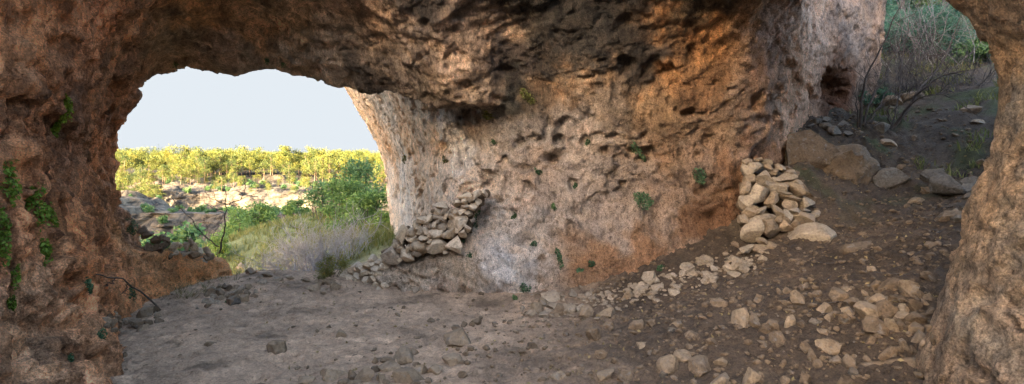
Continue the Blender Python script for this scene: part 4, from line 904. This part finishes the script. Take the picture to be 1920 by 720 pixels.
# leafless shrubs on the slope, right
s1 = bare_plant('bare_shrub', W(1614, 243, 8.5), 'leafless dark shrub with long upright stems on the terrace edge', 'shrub',
    [([(1612, 246, 8.5), (1616, 190, 8.5), (1624, 145, 8.45), (1648, 98, 8.4), (1670, 50, 8.35), (1695, -5, 8.3)], 1.0), ([(1616, 246, 8.5), (1628, 200, 8.6), (1650, 160, 8.7), (1672, 112, 8.8), (1700, 70, 8.9)], .9), ([(1610, 246, 8.5), (1606, 200, 8.4), (1606, 155, 8.4)], .6), ([(1618, 244, 8.5), (1645, 205, 8.6), (1665, 170, 8.8), (1685, 150, 9)], .7), ([(1616, 246, 8.5), (1636, 215, 8.4), (1668, 188, 8.3), (1700, 170, 8.2)], .5)],
    .022, 9, M['bark'], part='stem', tw_len=.4, tw_r=.005); fix_twigs(s1)
s2 = bare_plant('bare_shrub', W(1672, 240, 8.4), 'leafless shrub leaning right with thick dark stems over the bank', 'shrub',
    [([(1670, 243, 8.4), (1692, 215, 8.35), (1715, 185, 8.3), (1735, 162, 8.2), (1770, 142, 8.1), (1815, 133, 8.0)], 1.1), ([(1674, 243, 8.4), (1700, 210, 8.5), (1722, 170, 8.6), (1770, 110, 8.8), (1800, 30, 9.0)], .9), ([(1668, 241, 8.4), (1666, 210, 8.3), (1664, 190, 8.2)], .5), ([(1676, 240, 8.4), (1705, 200, 8.2), (1740, 178, 8.0), (1780, 182, 7.9), (1816, 206, 7.8)], .5), ([(1670, 240, 8.4), (1684, 190, 8.6), (1690, 120, 8.8), (1705, 40, 9.0)], .6)],
    .026, 9, M['bark'], part='stem', tw_len=.45, tw_r=.005); fix_twigs(s2)
print('plants A', time.time()-T0)

# bushes: several stems and a cloud of leaves
def bush(name, base, wd, ht, mat, label, cat, group=None, leaf=.09, n=2600, clumps=26, stem_mat=None, asp=.5, seed=0, low=.0):
    r = np.random.default_rng(seed+17); root = thing(name, base, label, cat, group); b = np.array(base)
    cl = []
    for _ in range(clumps):
        th = r.uniform(0, 2*math.pi); u = r.uniform(low, 1.0); rad = math.sqrt(r.uniform(.05, 1))*math.sqrt(max(1-(u*1.02-.32)**2/.55, .08))
        cl.append((b+np.array([math.cos(th)*rad*wd*.42, math.sin(th)*rad*wd*.42, (.12+.78*u)*ht]), r.uniform(.13, .26)*min(wd, ht)))
    cen = []; per = n//clumps
    for c, s_ in cl:
        g = r.normal(size=(per, 3)); g /= np.linalg.norm(g, axis=1)[:, None]; cen.append(c+g*(s_*r.uniform(.35, 1.15, (per, 1)))*np.array([1.1, 1.1, .85]))
    mb = MB(); mb.leaves(np.concatenate(cen), leaf, asp=asp); mb.build('foliage', mat, root)
    st = MB()
    for c, s_ in cl[::2]:
        m_ = (b+c)/2+r.normal(size=3)*.08*wd; m_[2] = b[2]+.45*(c[2]-b[2]); st.tube([b+np.array([r.normal()*.06*wd, r.normal()*.06*wd, -.1]), m_, c], [.018*ht, .011*ht, .004*ht], 4)
    st.build('stem', stem_mat or M['bark'], root)
    return root
def bush_px(px, pbase, ptop, Y, wpx, mat, label, cat='bush', name='bush', **kw):
    x_, y_, z_ = W(px, pbase, Y); return bush(name, (x_, y_, min(z_, z_)), wpx*Y/FPX, (pbase-ptop)*Y/FPX, mat, label, cat, seed=int(px), **kw)
bush_px(674, 446, 292, 22.5, 100, M['leaf_dark'], 'tallest dark evergreen bush beside the outer cliff', leaf=.13, n=5200, clumps=46)
bush_px(612, 450, 335, 23, 84, M['leaf_dark'], 'dark bushy shrub at the left of the green thicket', leaf=.13, n=3600, clumps=34)
bush_px(646, 452, 325, 19.5, 86, M['leaf_bush'], 'olive green bush in front of the tallest dark bush', leaf=.11, n=4200, clumps=36)
bush_px(694, 456, 355, 17.5, 104, M['leaf_bush'], 'bright leafy bush nearest the outer cliff', leaf=.11, n=5200, clumps=40)
bush_px(722, 446, 392, 15.5, 40, M['leaf_bush'], 'low leafy bush squeezed against the pale jamb', leaf=.08, n=1800, clumps=18)
bush_px(492, 446, 380, 38, 82, M['leaf_bush'], 'rounded green bush on the valley side above the grey scrub', leaf=.2, n=3600, clumps=34)
bush_px(445, 470, 385, 30, 66, M['leaf_bush'], 'loose green bush behind the little bare tree', leaf=.16, n=2200, clumps=24)
bush_px(556, 412, 375, 44, 60, M['leaf_bush'], 'low pale green bush behind the grassy spur', leaf=.22, n=1800, clumps=20)
bush_px(410, 492, 440, 19, 50, M['leaf_bush'], 'small green bush showing over the ledge stones', leaf=.09, n=1500, clumps=16)
b_ = pick(622, 520, (ground,)); 
bush('bush', tuple(b_[0]-Vector((0, 0, .03))), .55, .36, M['leaf_grass'], 'feathery yellow green bush at the end of the rubble heap', 'bush', leaf=.05, n=1500, clumps=22, asp=.16, seed=5)

# grey leafless scrub below the mouth
def scrub(base, wd, ht, seed, label, group, mat=None, n=12, rr=.02):
    root = thing('bare_shrub', base, label, 'shrub', group); mb = MB(); rs = np.array(base)
    for _ in range(n):
        d = np.array([random.gauss(0, .55)*wd/ht, random.gauss(0, .55)*wd/ht, 1.0])
        grow(mb, rs+np.array([random.gauss(0, .1)*wd, random.gauss(0, .1)*wd, -.05]), d, ht*random.uniform(.55, .95), rr, 2, .7, .12, (3, 4), 4)
    mb.build('twig', mat or M['bark_grey'], root)
    return root
sc0 = [scrub((0, 0, 0), 1.3, 1.25, i, 'grey leafless shrub in the thorny scrub just below the cave mouth', 'grey scrub below the mouth') for i in range(3)]
spots = []
for px, Y in [(440, 11.5), (462, 10.6), (490, 10.9), (520, 10.4), (548, 10.8), (575, 10.5), (600, 11.2), (625, 11.6), (648, 12.2), (455, 13.2), (485, 13.8), (515, 13.2), (545, 13.6), (575, 13.2), (605, 13.8), (632, 14.2), (665, 13.4), (500, 16), (540, 16.5), (575, 16), (430, 14), (470, 12), (530, 12), (590, 12.4)]:
    x_ = (px-960)/FPX*Y; spots.append((x_, Y, gzs(x_, Y)))
for i, p in enumerate(spots):
    if i < 3: sc0[i].location = p; sc0[i].scale = (.62,)*3; sc0[i].rotation_euler.z = random.uniform(0, 6)
    else: copy_thing(sc0[i % 3], p, random.uniform(0, 6), random.uniform(.58, .85))
print('plants B', time.time()-T0)

# greenery behind the second opening
for px, pb, pt, Y, wp, mt, lab, kw in [
    (1690, 150, 15, 12.5, 90, M['leaf_broom'], 'blue green broom bush in the middle of the upper bank', dict(leaf=.13, n=5200, clumps=44, asp=.12)),
    (1755, 140, 5, 12.0, 110, M['leaf_broom'], 'wide blue green broom bush on the upper bank by the pillar', dict(leaf=.13, n=5600, clumps=48, asp=.12)),
    (1830, 165, 70, 11.0, 90, M['leaf_dark'], 'dark evergreen bush behind the edge of the pillar', dict(leaf=.1, n=4200, clumps=36, asp=.25)),
    (1650, 130, -5, 13.5, 70, M['leaf_broom'], 'broom bush close to the grey rock corner', dict(leaf=.13, n=4200, clumps=36, asp=.12)),
    (1640, 195, 165, 9.6, 70, M['leaf_broom'], 'low green shrub at the foot of the upright stems', dict(leaf=.07, n=1300, clumps=18, asp=.2)),
    (1725, 90, -30, 16, 120, M['leaf_dark'], 'tall dark shrub on the crest of the bank', dict(leaf=.2, n=5000, clumps=44, asp=.3)),
    (1660, 70, -60, 16, 110, M['leaf_broom'], 'tall grey green shrub on the crest near the rock corner', dict(leaf=.18, n=5000, clumps=44, asp=.2)),
    (1800, 80, -10, 15, 90, M['leaf_broom'], 'broom bush on the crest behind the pillar', dict(leaf=.16, n=4400, clumps=36, asp=.15))]:
    x_, y_, _z = W(px, pb, Y); z_ = gzs(x_, y_); ht = W(px, pt, Y)[2]-z_
    bush('bush', (x_, y_, z_-.05), wp*Y/FPX, max(ht, .3), mt, lab, 'bush', seed=int(px*3+Y), **kw)
# grey dead tangles on the bank
sc1 = [scrub((0, 0, 0), 1.3, 1.0, i, 'dull tangle of dead twigs on the bank behind the upright stems', 'dead tangles on the upper bank', M['bark_dim'], 13, .009) for i in range(2)]
for i, (px, Y, ht) in enumerate([(1668, 9.6, .9), (1705, 9.8, 1.0), (1745, 9.6, .9), (1790, 9.4, .8), (1690, 11.0, 1.0), (1740, 11.0, 1.1), (1826, 9.6, .8)]):
    x_ = (px-960)/FPX*Y; loc_ = (x_, Y, gzs(x_, Y))
    if i < 2: sc1[i].location = loc_; sc1[i].scale = (ht,)*3
    else: copy_thing(sc1[i % 2], loc_, random.uniform(0, 6), ht)
tw = [scrub((0, 0, 0), 1.6, 2.0, i, 'tall grey leafless shrub rising among the broom bushes of the bank', 'grey bare shrubs on the upper bank', M['bark_mid'], 4, .011) for i in range(2)]
for i, (px, Y) in enumerate([(1680, 11.2), (1738, 11.0), (1795, 10.8), (1710, 11.8), (1765, 11.6)]):
    x_ = (px-960)/FPX*Y; loc_ = (x_, Y, gzs(x_, Y))
    if i < 2: tw[i].location = loc_
    else: copy_thing(tw[i % 2], loc_, random.uniform(0, 6), random.uniform(.7, 1.0))
# trees on the crest
def crest_tree(px, Y, h_, r_, lab):
    x_ = (px-960)/FPX*Y; z_ = gzs(x_, Y); root = thing('tree', (x_, Y, z_), lab, 'tree'); b = np.array([x_, Y, z_]); mb = MB()
    p = wob(spline([b-[0, 0, .2], b+[.1, 0, h_*.5], b+[.0, .1, h_]], 14), .12, px); mb.tube(p, np.linspace(r_, r_*.4, 14), 8); mb.build('trunk', M['bark'] if 'dark' in lab else M['bark_dim'], root)
    lm = MB(); br = MB(); cc = []
    for _ in range(30):
        t = random.uniform(.45, 1); c = b+np.array([0, 0, h_*t])+rng.normal(size=3)*np.array([1, 1, .3])*h_*.17; cc.append(c); br.tube([p[int(t*13)-1], (p[int(t*13)-1]+c)/2+[0, 0, .1], c], [r_*.25, r_*.15, .01], 4)
    for c in cc: lm.leaves(c+rng.normal(size=(130, 3))*h_*.055, .2, asp=.2)
    br.build('branch', M['bark_dim'], root); lm.build('crown', M['leaf_broom'], root)
crest_tree(1726, 17.5, 7, .10, 'pine with a pale straight trunk on the crest of the bank')
crest_tree(1662, 16.5, 7, .08, 'dark trunked pine on the crest next to the rock corner')
crest_tree(1830, 18, 6, .14, 'pine on the crest mostly behind the rock pillar')
crest_tree(1690, 14.6, 8, .06, 'added slender pine between the rock corner and the pale trunk, shading the bank')  # this and the next two added so their crowns shade the bank
crest_tree(1772, 14.2, 8, .07, 'added pine with a bare lower trunk near the pillar, shading the bank')
crest_tree(1876, 12.5, 7, .15, 'added pine hidden behind the pillar edge, shading the bank')
crest_tree(1800, 20, 9, .16, 'tall pine farthest back on the crest')

# grass and weeds: stuff
def grass_stuff(name, pts, h_, mat, label, blades=9, lean=.5):
    V, Fq = [], []; n = 0
    for (x_, y_, z_), hh in zip(pts, h_):
        for _ in range(blades):
            a_ = random.uniform(0, 6.283); l_ = hh*random.uniform(.5, 1.2); o_ = np.array([x_+random.gauss(0, .3)*hh, y_+random.gauss(0, .3)*hh, z_-.01]); d = np.array([math.cos(a_)*lean*l_, math.sin(a_)*lean*l_, l_]); wv = np.array([-math.sin(a_), math.cos(a_), 0])*hh*.045
            V += [o_-wv, o_+wv, o_+d*.6+wv*.7+[0, 0, .05*l_], o_+d*.6-wv*.7+[0, 0, .05*l_], o_+d*[1.5, 1.5, .95]]; Fq += [[n, n+1, n+2, n+3], [n+3, n+2, n+4, n+4]]; n += 5
    Fq = np.array(Fq); o = obj(name, None) if False else None
    me_ = bpy.data.meshes.new(name); fl = [tuple(f) if f[2] != f[3] else tuple(f[:3]) for f in Fq.tolist()]
    me_.from_pydata([tuple(v) for v in V], [], fl); me_.update(); o = obj(name, me_, mat); return tag(o, label, 'grass', kind='stuff')
def spread(n, xr, yr, ok, hh):
    P_ = []
    while len(P_) < n:
        x_, y_ = random.uniform(*xr), random.uniform(*yr)
        if ok(x_, y_): P_.append((x_, y_))
    zz = ground_z(np.array([p[0] for p in P_]), np.array([p[1] for p in P_])); return [(p[0], p[1], z_) for p, z_ in zip(P_, zz)], [random.uniform(*hh) for _ in P_]
p_, h_ = spread(2600, (-15, -2.3), (11.5, 27), lambda x_, y_: x_ < -.22*y_ and x_ > -.6*y_, (.10, .32)); grass_stuff('grass', p_, h_, M['leaf_grass'], 'green and straw coloured grass on the spur outside the mouth', 8)
p_, h_ = spread(420, (5.8, 11), (7.0, 13), lambda x_, y_: x_ > .62*y_ and gnoise(np.array([[x_*.9, y_*.9, 5.]]), 4)[0] > -.02+.25*(y_ < 8.6), (.06, .22)); grass_stuff('grass', p_, h_, M['leaf_grass'], 'thin weeds and grass on the bank of the second opening', 7)
p_, h_ = spread(90, (-5.0, -3.4), (6.4, 8.8), lambda x_, y_: x_ < -.52*y_, (.04, .12)); grass_stuff('dry_litter', p_, h_, M['leaf_dry'], 'dry grass and litter along the foot of the left ledge', 8, 1.4)
print('plants C', time.time()-T0)

# dry twigs lying about on the earth
def litter(n, name, label, fn, ln):
    mb = MB()
    for _ in range(n):
        x_, y_ = fn(); z_ = gzs(x_, y_); a_ = random.uniform(0, 3.14); l_ = ln*random.uniform(.4, 1.3); dx, dy = math.cos(a_)*l_, math.sin(a_)*l_
        mb.tube([(x_, y_, z_+.012), (x_+dx*.5+random.gauss(0, .02), y_+dy*.5, max(gzs(x_+dx*.5, y_+dy*.5)+.014, z_-.1)), (x_+dx, y_+dy, gzs(x_+dx, y_+dy)+.012)], [.005, .004, .002], 3)
    tag(mb.build(name, M['bark_dim']), label, 'twigs', kind='stuff')
litter(120, 'twig_litter', 'dry grey twigs strewn over the bank and slope of the second opening', lambda: ((lambda y_: (random.uniform(.35, .92)*y_, y_))(random.uniform(4.0, 10.2))), .2)

def leaf_litter(n, name, label, fn):
    mb = MB(); c_ = np.array([fn() for _ in range(n)]); z_ = ground_z(c_[:, 0], c_[:, 1])+.008
    mb.leaves(np.c_[c_, z_], .035, asp=.6, bend=.6); tag(mb.build(name, M['leaf_dry']), label, 'dead leaves', kind='stuff')
leaf_litter(700, 'leaf_litter', 'dry curled leaves and straw bits scattered over the earth floor', lambda: (lambda y_: (random.uniform(-.5, .9)*y_, y_))(random.uniform(3.2, 8.5)))

# ------------------------------------------------------------------ the valley, the far cliffs and the pine plateau
prof = np.array([(24, -9), (34, -6.2), (46, -5.2), (58, -8), (80, -20), (105, -26), (126, -25), (133, -20), (135, -13), (139, -8.8), (152, -9.6), (170, -11.2), (188, -12.2), (196, -12), (198.5, -8.8), (201, -5.4), (204, -4.4), (216, -2.6), (240, .8), (300, 3.5), (420, 8), (640, 14), (1200, 16), (6000, 18)])
tp = np.concatenate([np.linspace(i, i+1, {0: 6, 1: 6, 2: 6, 3: 8, 4: 8, 5: 10}.get(i, 14 if i < 17 else 18), endpoint=False) for i in range(len(prof)-1)]+[[len(prof)-1]])
py_, pz_ = np.interp(tp, np.arange(len(prof)), prof[:, 0]), np.interp(tp, np.arange(len(prof)), prof[:, 1])
tx = np.concatenate([np.linspace(-900, -260, 24, endpoint=False), np.linspace(-260, -20, 260, endpoint=False), np.linspace(-20, 700, 30)])
TX, TYb = np.meshgrid(tx, py_, indexing='ij'); TZb = np.broadcast_to(pz_, TX.shape)
fl = lambda a_: a_.ravel().astype(np.float32)
q = np.stack([fl(TX), fl(TX)*0, fl(TX)*0], 1)
shift = (16*fbm(q/60+2, 201, 3)+5*fbm(q/11, 203, 3)).reshape(TX.shape)
env = sstep(60, 130, TYb)*sstep(330, 220, TYb)
TY = TYb+shift*env+6*env*(TX+120)/60*0
q3 = np.stack([fl(TX), fl(TY), fl(TZb)*1.5], 1)
TZ = TZb+env*(1.2*fbm(q3/14, 205, 4)).reshape(TX.shape)+sstep(200, 240, TYb)*sstep(4000, 900, TYb)*(1.3*fbm(q3/50, 207, 3)).reshape(TX.shape)
TY = TY+env*(2.8*fbm(q3/6.5, 209, 4, .6)).reshape(TX.shape)
wl, wc = worley(q3*np.array([1/7., 1/16., 1/5.], np.float32), 212); TY = TY-env*(3.4*(wc-.5)).reshape(TX.shape)*sstep(0, .4, .75-wl).reshape(TX.shape)
# a shoulder of grey rock on the left, and dips in the cliff line
TZ = TZ+6.0*np.exp(-((TX+122)/11)**2-((TYb-163)/17)**2)+3.5*np.exp(-((TX+138)/14)**2-((TYb-172)/20)**2)
TZ = TZ-2.2*sstep(-78, -58, TX)*sstep(190, 204, TYb)*sstep(260, 215, TYb)
m, k = TX.shape; ii = np.arange(m*k).reshape(m, k)
TQ = np.stack([ii[:-1, :-1].ravel(), ii[1:, :-1].ravel(), ii[1:, 1:].ravel(), ii[:-1, 1:].ravel()], 1)
sh_ = (sstep(-92, -108, TX)*env).ravel(); TZ = TZ+(sh_*2.6*facets(q3*np.array([1/9., 1/9., 1/7.], np.float32), 214)).reshape(TX.shape); TY = TY+(env.ravel()*1.3*facets(q3*np.array([1/6., 1/9., 1/4.5], np.float32), 215)).reshape(TX.shape)
valley = obj('valley_terrain', mesh_np('valley_terrain', np.stack([TX.ravel(), TY.ravel(), TZ.ravel()], 1), TQ), M['terrain']); valley['kind'] = 'structure'
valley['label'] = 'wooded valley side with grey and sunlit limestone cliffs below the pine plateau'
# the hill above and behind the cave; its shadow lies over the near valley
hx = np.linspace(-1500, 1500, 120); hy = np.array([-9.9, -16, -30, -60, -120, -220, -350, -500, -620, -1200])
hz = np.array([-.3, 0, 2, 8, 25, 62, 109, 160, 160, 90])
HX, HY = np.meshgrid(hx, hy, indexing='ij'); HZ = np.broadcast_to(hz, HX.shape)+3*fbm(np.stack([fl(HX)/60, fl(HY)/60, fl(HX)*0], 1), 211, 3).reshape(HX.shape)*sstep(20, 90, -HY)
m, k = HX.shape; ii = np.arange(m*k).reshape(m, k); HQ = np.stack([ii[:-1, :-1].ravel(), ii[1:, :-1].ravel(), ii[1:, 1:].ravel(), ii[:-1, 1:].ravel()], 1)[:, ::-1]
hill = obj('hill', mesh_np('hill', np.stack([HX.ravel(), HY.ravel(), HZ.ravel()], 1), HQ), M['terrain']); hill['kind'] = 'structure'; hill['label'] = 'wooded hill rising behind the cave'
bpy.context.view_layer.update()
def valley_z(x_, y_):
    ok, loc, nor, _ = valley.ray_cast(Vector((x_, y_, 200)), Vector((0, 0, -1))); return (loc.z, nor.z) if ok else (None, 0)

# pines
def pine_meshes(seed):
    r = np.random.default_rng(seed); h = 1.0; tb = MB(); p = wob(spline([(0, 0, -.03), (.01, .01, .5), (0, .02, .95)], 8), .03, seed); tb.tube(p, np.linspace(.016, .006, 8), 5)
    lb = MB(); base = r.uniform(.32, .5); wmax = r.uniform(.19, .30)
    for _ in range(int(r.uniform(18, 28))):
        t = r.uniform(0, 1); zc_ = base+(1-base)*t*.94; rad = wmax*math.sqrt(max(1-(t-.35)**2/.5, .03))*math.sqrt(r.uniform(.05, 1)); th = r.uniform(0, 6.283)
        c = np.array([math.cos(th)*rad, math.sin(th)*rad, zc_]); s_ = r.uniform(.045, .08)
        tb.tube([p[min(int(zc_*7), 7)], c-[0, 0, .02]], [.005, .002], 3)
        lb.leaves(c+np.random.default_rng(seed*31+_).normal(size=(46, 3))*s_*[1, 1, .75], .034, asp=.8)
    return tb, lb
PINE = []
for i in range(6):
    tb, lb = pine_meshes(40+i)
    PINE.append((mesh_np('trunk', np.concatenate(tb.V), np.concatenate(tb.F)), mesh_np('crown', np.concatenate(lb.V), np.concatenate(lb.F))))
    PINE[-1][0].materials.append(M['bark_pine']); PINE[-1][1].materials.append(M['leaf_pine'])
def pine(x_, y_, h_, label, group):
    z_, _ = valley_z(x_, y_)
    if z_ is None: return
    tm, cm = random.choice(PINE); r = thing('pine_tree', (x_, y_, z_), label, 'pine', group, random.uniform(0, 6.28)); wd = random.uniform(.9, 1.25); r.scale = (h_*wd, h_*wd, h_)
    for nm, me_ in (('trunk', tm), ('crown', cm)):
        o = bpy.data.objects.new(nm, me_); C.objects.link(o); o.parent = r
n = 0
while n < 186:
    y_ = random.triangular(214, 300, 232); px = random.uniform(225, 735); x_ = (px-960)/FPX*y_
    if px > 330 or y_ > 240:
        if px > 400 and y_ < 236 and random.random() < .7: continue
        pine(x_, y_, random.triangular(4.5, 13.0, 8.0), 'sunlit pine in the golden wood on the plateau across the valley', 'pines on the plateau'); n += 1
n = 0
while n < 74:
    y_ = random.uniform(203, 224); px = random.uniform(320, 735); x_ = (px-960)/FPX*y_
    pine(x_, y_, random.uniform(2.4, 6.8), 'young sunlit pine standing forward on the open rim before the golden wood', 'young pines on the rim'); n += 1
n = 0
while n < 46:
    y_ = random.uniform(172, 224); px = random.uniform(222, 345); x_ = (px-960)/FPX*y_
    if px > 300 and y_ < 200: continue
    pine(x_, y_, random.uniform(5.5, 9.5), 'pine on the slope left of the grey cliff, below the plateau', 'pines on the left slope'); n += 1
# the wood farther back reads as one mass
lb = []; fb_ = []; off = 0
for _ in range(900):
    y_ = random.triangular(245, 640, 258); px = random.uniform(205, 760); x_ = (px-960)/FPX*y_; z_, _n = valley_z(x_, y_)
    cm = random.choice(PINE)[1]; nvv = len(cm.vertices); v = np.empty(nvv*3, np.float32); cm.vertices.foreach_get('co', v); v = v.reshape(-1, 3)
    f_ = np.empty(len(cm.loops), np.int32); cm.loops.foreach_get('vertex_index', f_); s_ = random.triangular(6, 15.5, 10); a_ = random.uniform(0, 6.28); R_ = np.array([[math.cos(a_), -math.sin(a_), 0], [math.sin(a_), math.cos(a_), 0], [0, 0, 1]])
    lb.append(v@R_.T*s_+[x_, y_, z_]); fb_.append(f_.reshape(-1, 4)+off); off += nvv
tag(obj('pine_wood', mesh_np('pine_wood', np.concatenate(lb), np.concatenate(fb_)), M['leaf_pine']), 'distant golden pine wood filling the plateau to the horizon', 'wood', kind='stuff')
# bushes dotted over the far slopes
def bush_mesh(seed):
    r = np.random.default_rng(seed); lb = MB()
    for _ in range(16):
        th, rad, u = r.uniform(0, 6.28), math.sqrt(r.uniform(0, 1))*.36, r.uniform(.1, .8); lb.leaves(np.array([math.cos(th)*rad*(1.1-u*.6), math.sin(th)*rad*(1.1-u*.6), u])+r.normal(size=(24, 3))*.1, .15, asp=.7)
    return mesh_np('foliage', np.concatenate(lb.V), np.concatenate(lb.F))
BM = [bush_mesh(70+i) for i in range(4)]
for b_ in BM: b_.materials.append(M['leaf_dark'])
def far_bush(x_, y_, s_, label, group, dy=False):
    z_, nz_ = valley_z(x_, y_)
    if z_ is None: return
    o = bpy.data.objects.new('bush', random.choice(BM)); C.objects.link(o); o.location = (x_, y_, z_-.1); o.scale = (s_*1.25, s_*1.25, s_); o.rotation_euler.z = random.uniform(0, 6.28); tag(o, label, 'bush', group)
for _ in range(46):
    y_ = random.uniform(138, 200); px = random.uniform(240, 640); far_bush((px-960)/FPX*y_, y_, random.uniform(1.2, 3.2), 'round shrub dotting the terrace and cliffs across the valley', 'shrubs on the far cliffs')
for _ in range(34):
    y_ = random.uniform(206, 228); px = random.uniform(300, 700); far_bush((px-960)/FPX*y_, y_, random.uniform(1.5, 3.2), 'sunlit shrub on the open rim in front of the pine wood', 'shrubs on the plateau rim')
for _ in range(52):
    y_ = random.uniform(40, 120); px = random.uniform(250, 620); far_bush((px-960)/FPX*y_, y_, random.uniform(1.4, 3.4), 'shaded shrub on the near side of the valley floor', 'shrubs in the valley')
print('far', time.time()-T0, len(scene.objects))


# pale evening sky low over the plateau
def sky_backdrop():
    az = np.radians(np.linspace(-50, -4, 40)); hh = np.linspace(-120, 2350, 8); R_ = 7000.0
    A_, H_ = np.meshgrid(az, hh, indexing='ij'); m_, k_ = A_.shape; ii_ = np.arange(m_*k_).reshape(m_, k_)
    q_ = np.stack([ii_[:-1, :-1].ravel(), ii_[1:, :-1].ravel(), ii_[1:, 1:].ravel(), ii_[:-1, 1:].ravel()], 1)
    m, nt, b = new_mat('pale_sky'); e = nd(nt, 'ShaderNodeEmission'); e.inputs['Color'].default_value = (.80, .865, .925, 1); e.inputs['Strength'].default_value = 2.0**-4.3*.98
    lk(nt, e.outputs[0], nt.nodes['Material Output'].inputs['Surface'])
    o = obj('sky', mesh_np('sky', np.stack([np.sin(A_).ravel()*R_, np.cos(A_).ravel()*R_, H_.ravel()], 1), q_), m); o['kind'] = 'structure'; o['label'] = 'clear pale evening sky over the pine plateau'
sky_backdrop()
# ------------------------------------------------------------------ light, sky, camera
SUN_EL, SUN_AZ = math.radians(12), math.radians(211)      # azimuth clockwise from +Y: the sun is behind the camera
w = bpy.data.worlds.new('World'); scene.world = w; w.use_nodes = True
nt = w.node_tree; bg = nt.nodes['Background']
sky = nt.nodes.new('ShaderNodeTexSky'); sky.sky_type = 'NISHITA'; sky.sun_disc = False
sky.sun_elevation = SUN_EL; sky.sun_rotation = SUN_AZ; sky.altitude = 900; sky.air_density = 1.0; sky.dust_density = 4.0; sky.ozone_density = 0.6
nt.links.new(sky.outputs['Color'], bg.inputs['Color']); bg.inputs['Strength'].default_value = 0.09
ld = bpy.data.lights.new('sun', 'SUN'); ld.energy = 4.6; ld.angle = math.radians(.5); ld.color = (1.0, .84, .58)
lo = bpy.data.objects.new('sun', ld); C.objects.link(lo)
sd = Vector((math.sin(SUN_AZ)*math.cos(SUN_EL), math.cos(SUN_AZ)*math.cos(SUN_EL), math.sin(SUN_EL)))
lo.rotation_euler = (-sd).to_track_quat('-Z', 'Y').to_euler()
cd = bpy.data.cameras.new('camera'); co = bpy.data.objects.new('camera', cd); C.objects.link(co)
co.location = CAM; co.rotation_euler = (math.radians(90), 0, 0)
cd.sensor_width = 36; cd.lens = 18; cd.shift_y = -(360-HOR)/1920; cd.clip_start = .05; cd.clip_end = 12000
scene.camera = co
vs = scene.view_settings; vs.view_transform = 'Standard'; vs.look = 'None'; vs.gamma = 1; vs.use_curve_mapping = False; vs.exposure = 4.3
scene.render.engine = 'CYCLES'
cy = scene.cycles; cy.max_bounces = 10; cy.diffuse_bounces = 8; cy.glossy_bounces = 2; cy.transparent_max_bounces = 4; cy.transmission_bounces = 3
cy.use_denoising = True; cy.sample_clamp_indirect = 6; cy.caustics_reflective = False; cy.caustics_refractive = False
print('script', time.time()-T0, len(scene.objects))
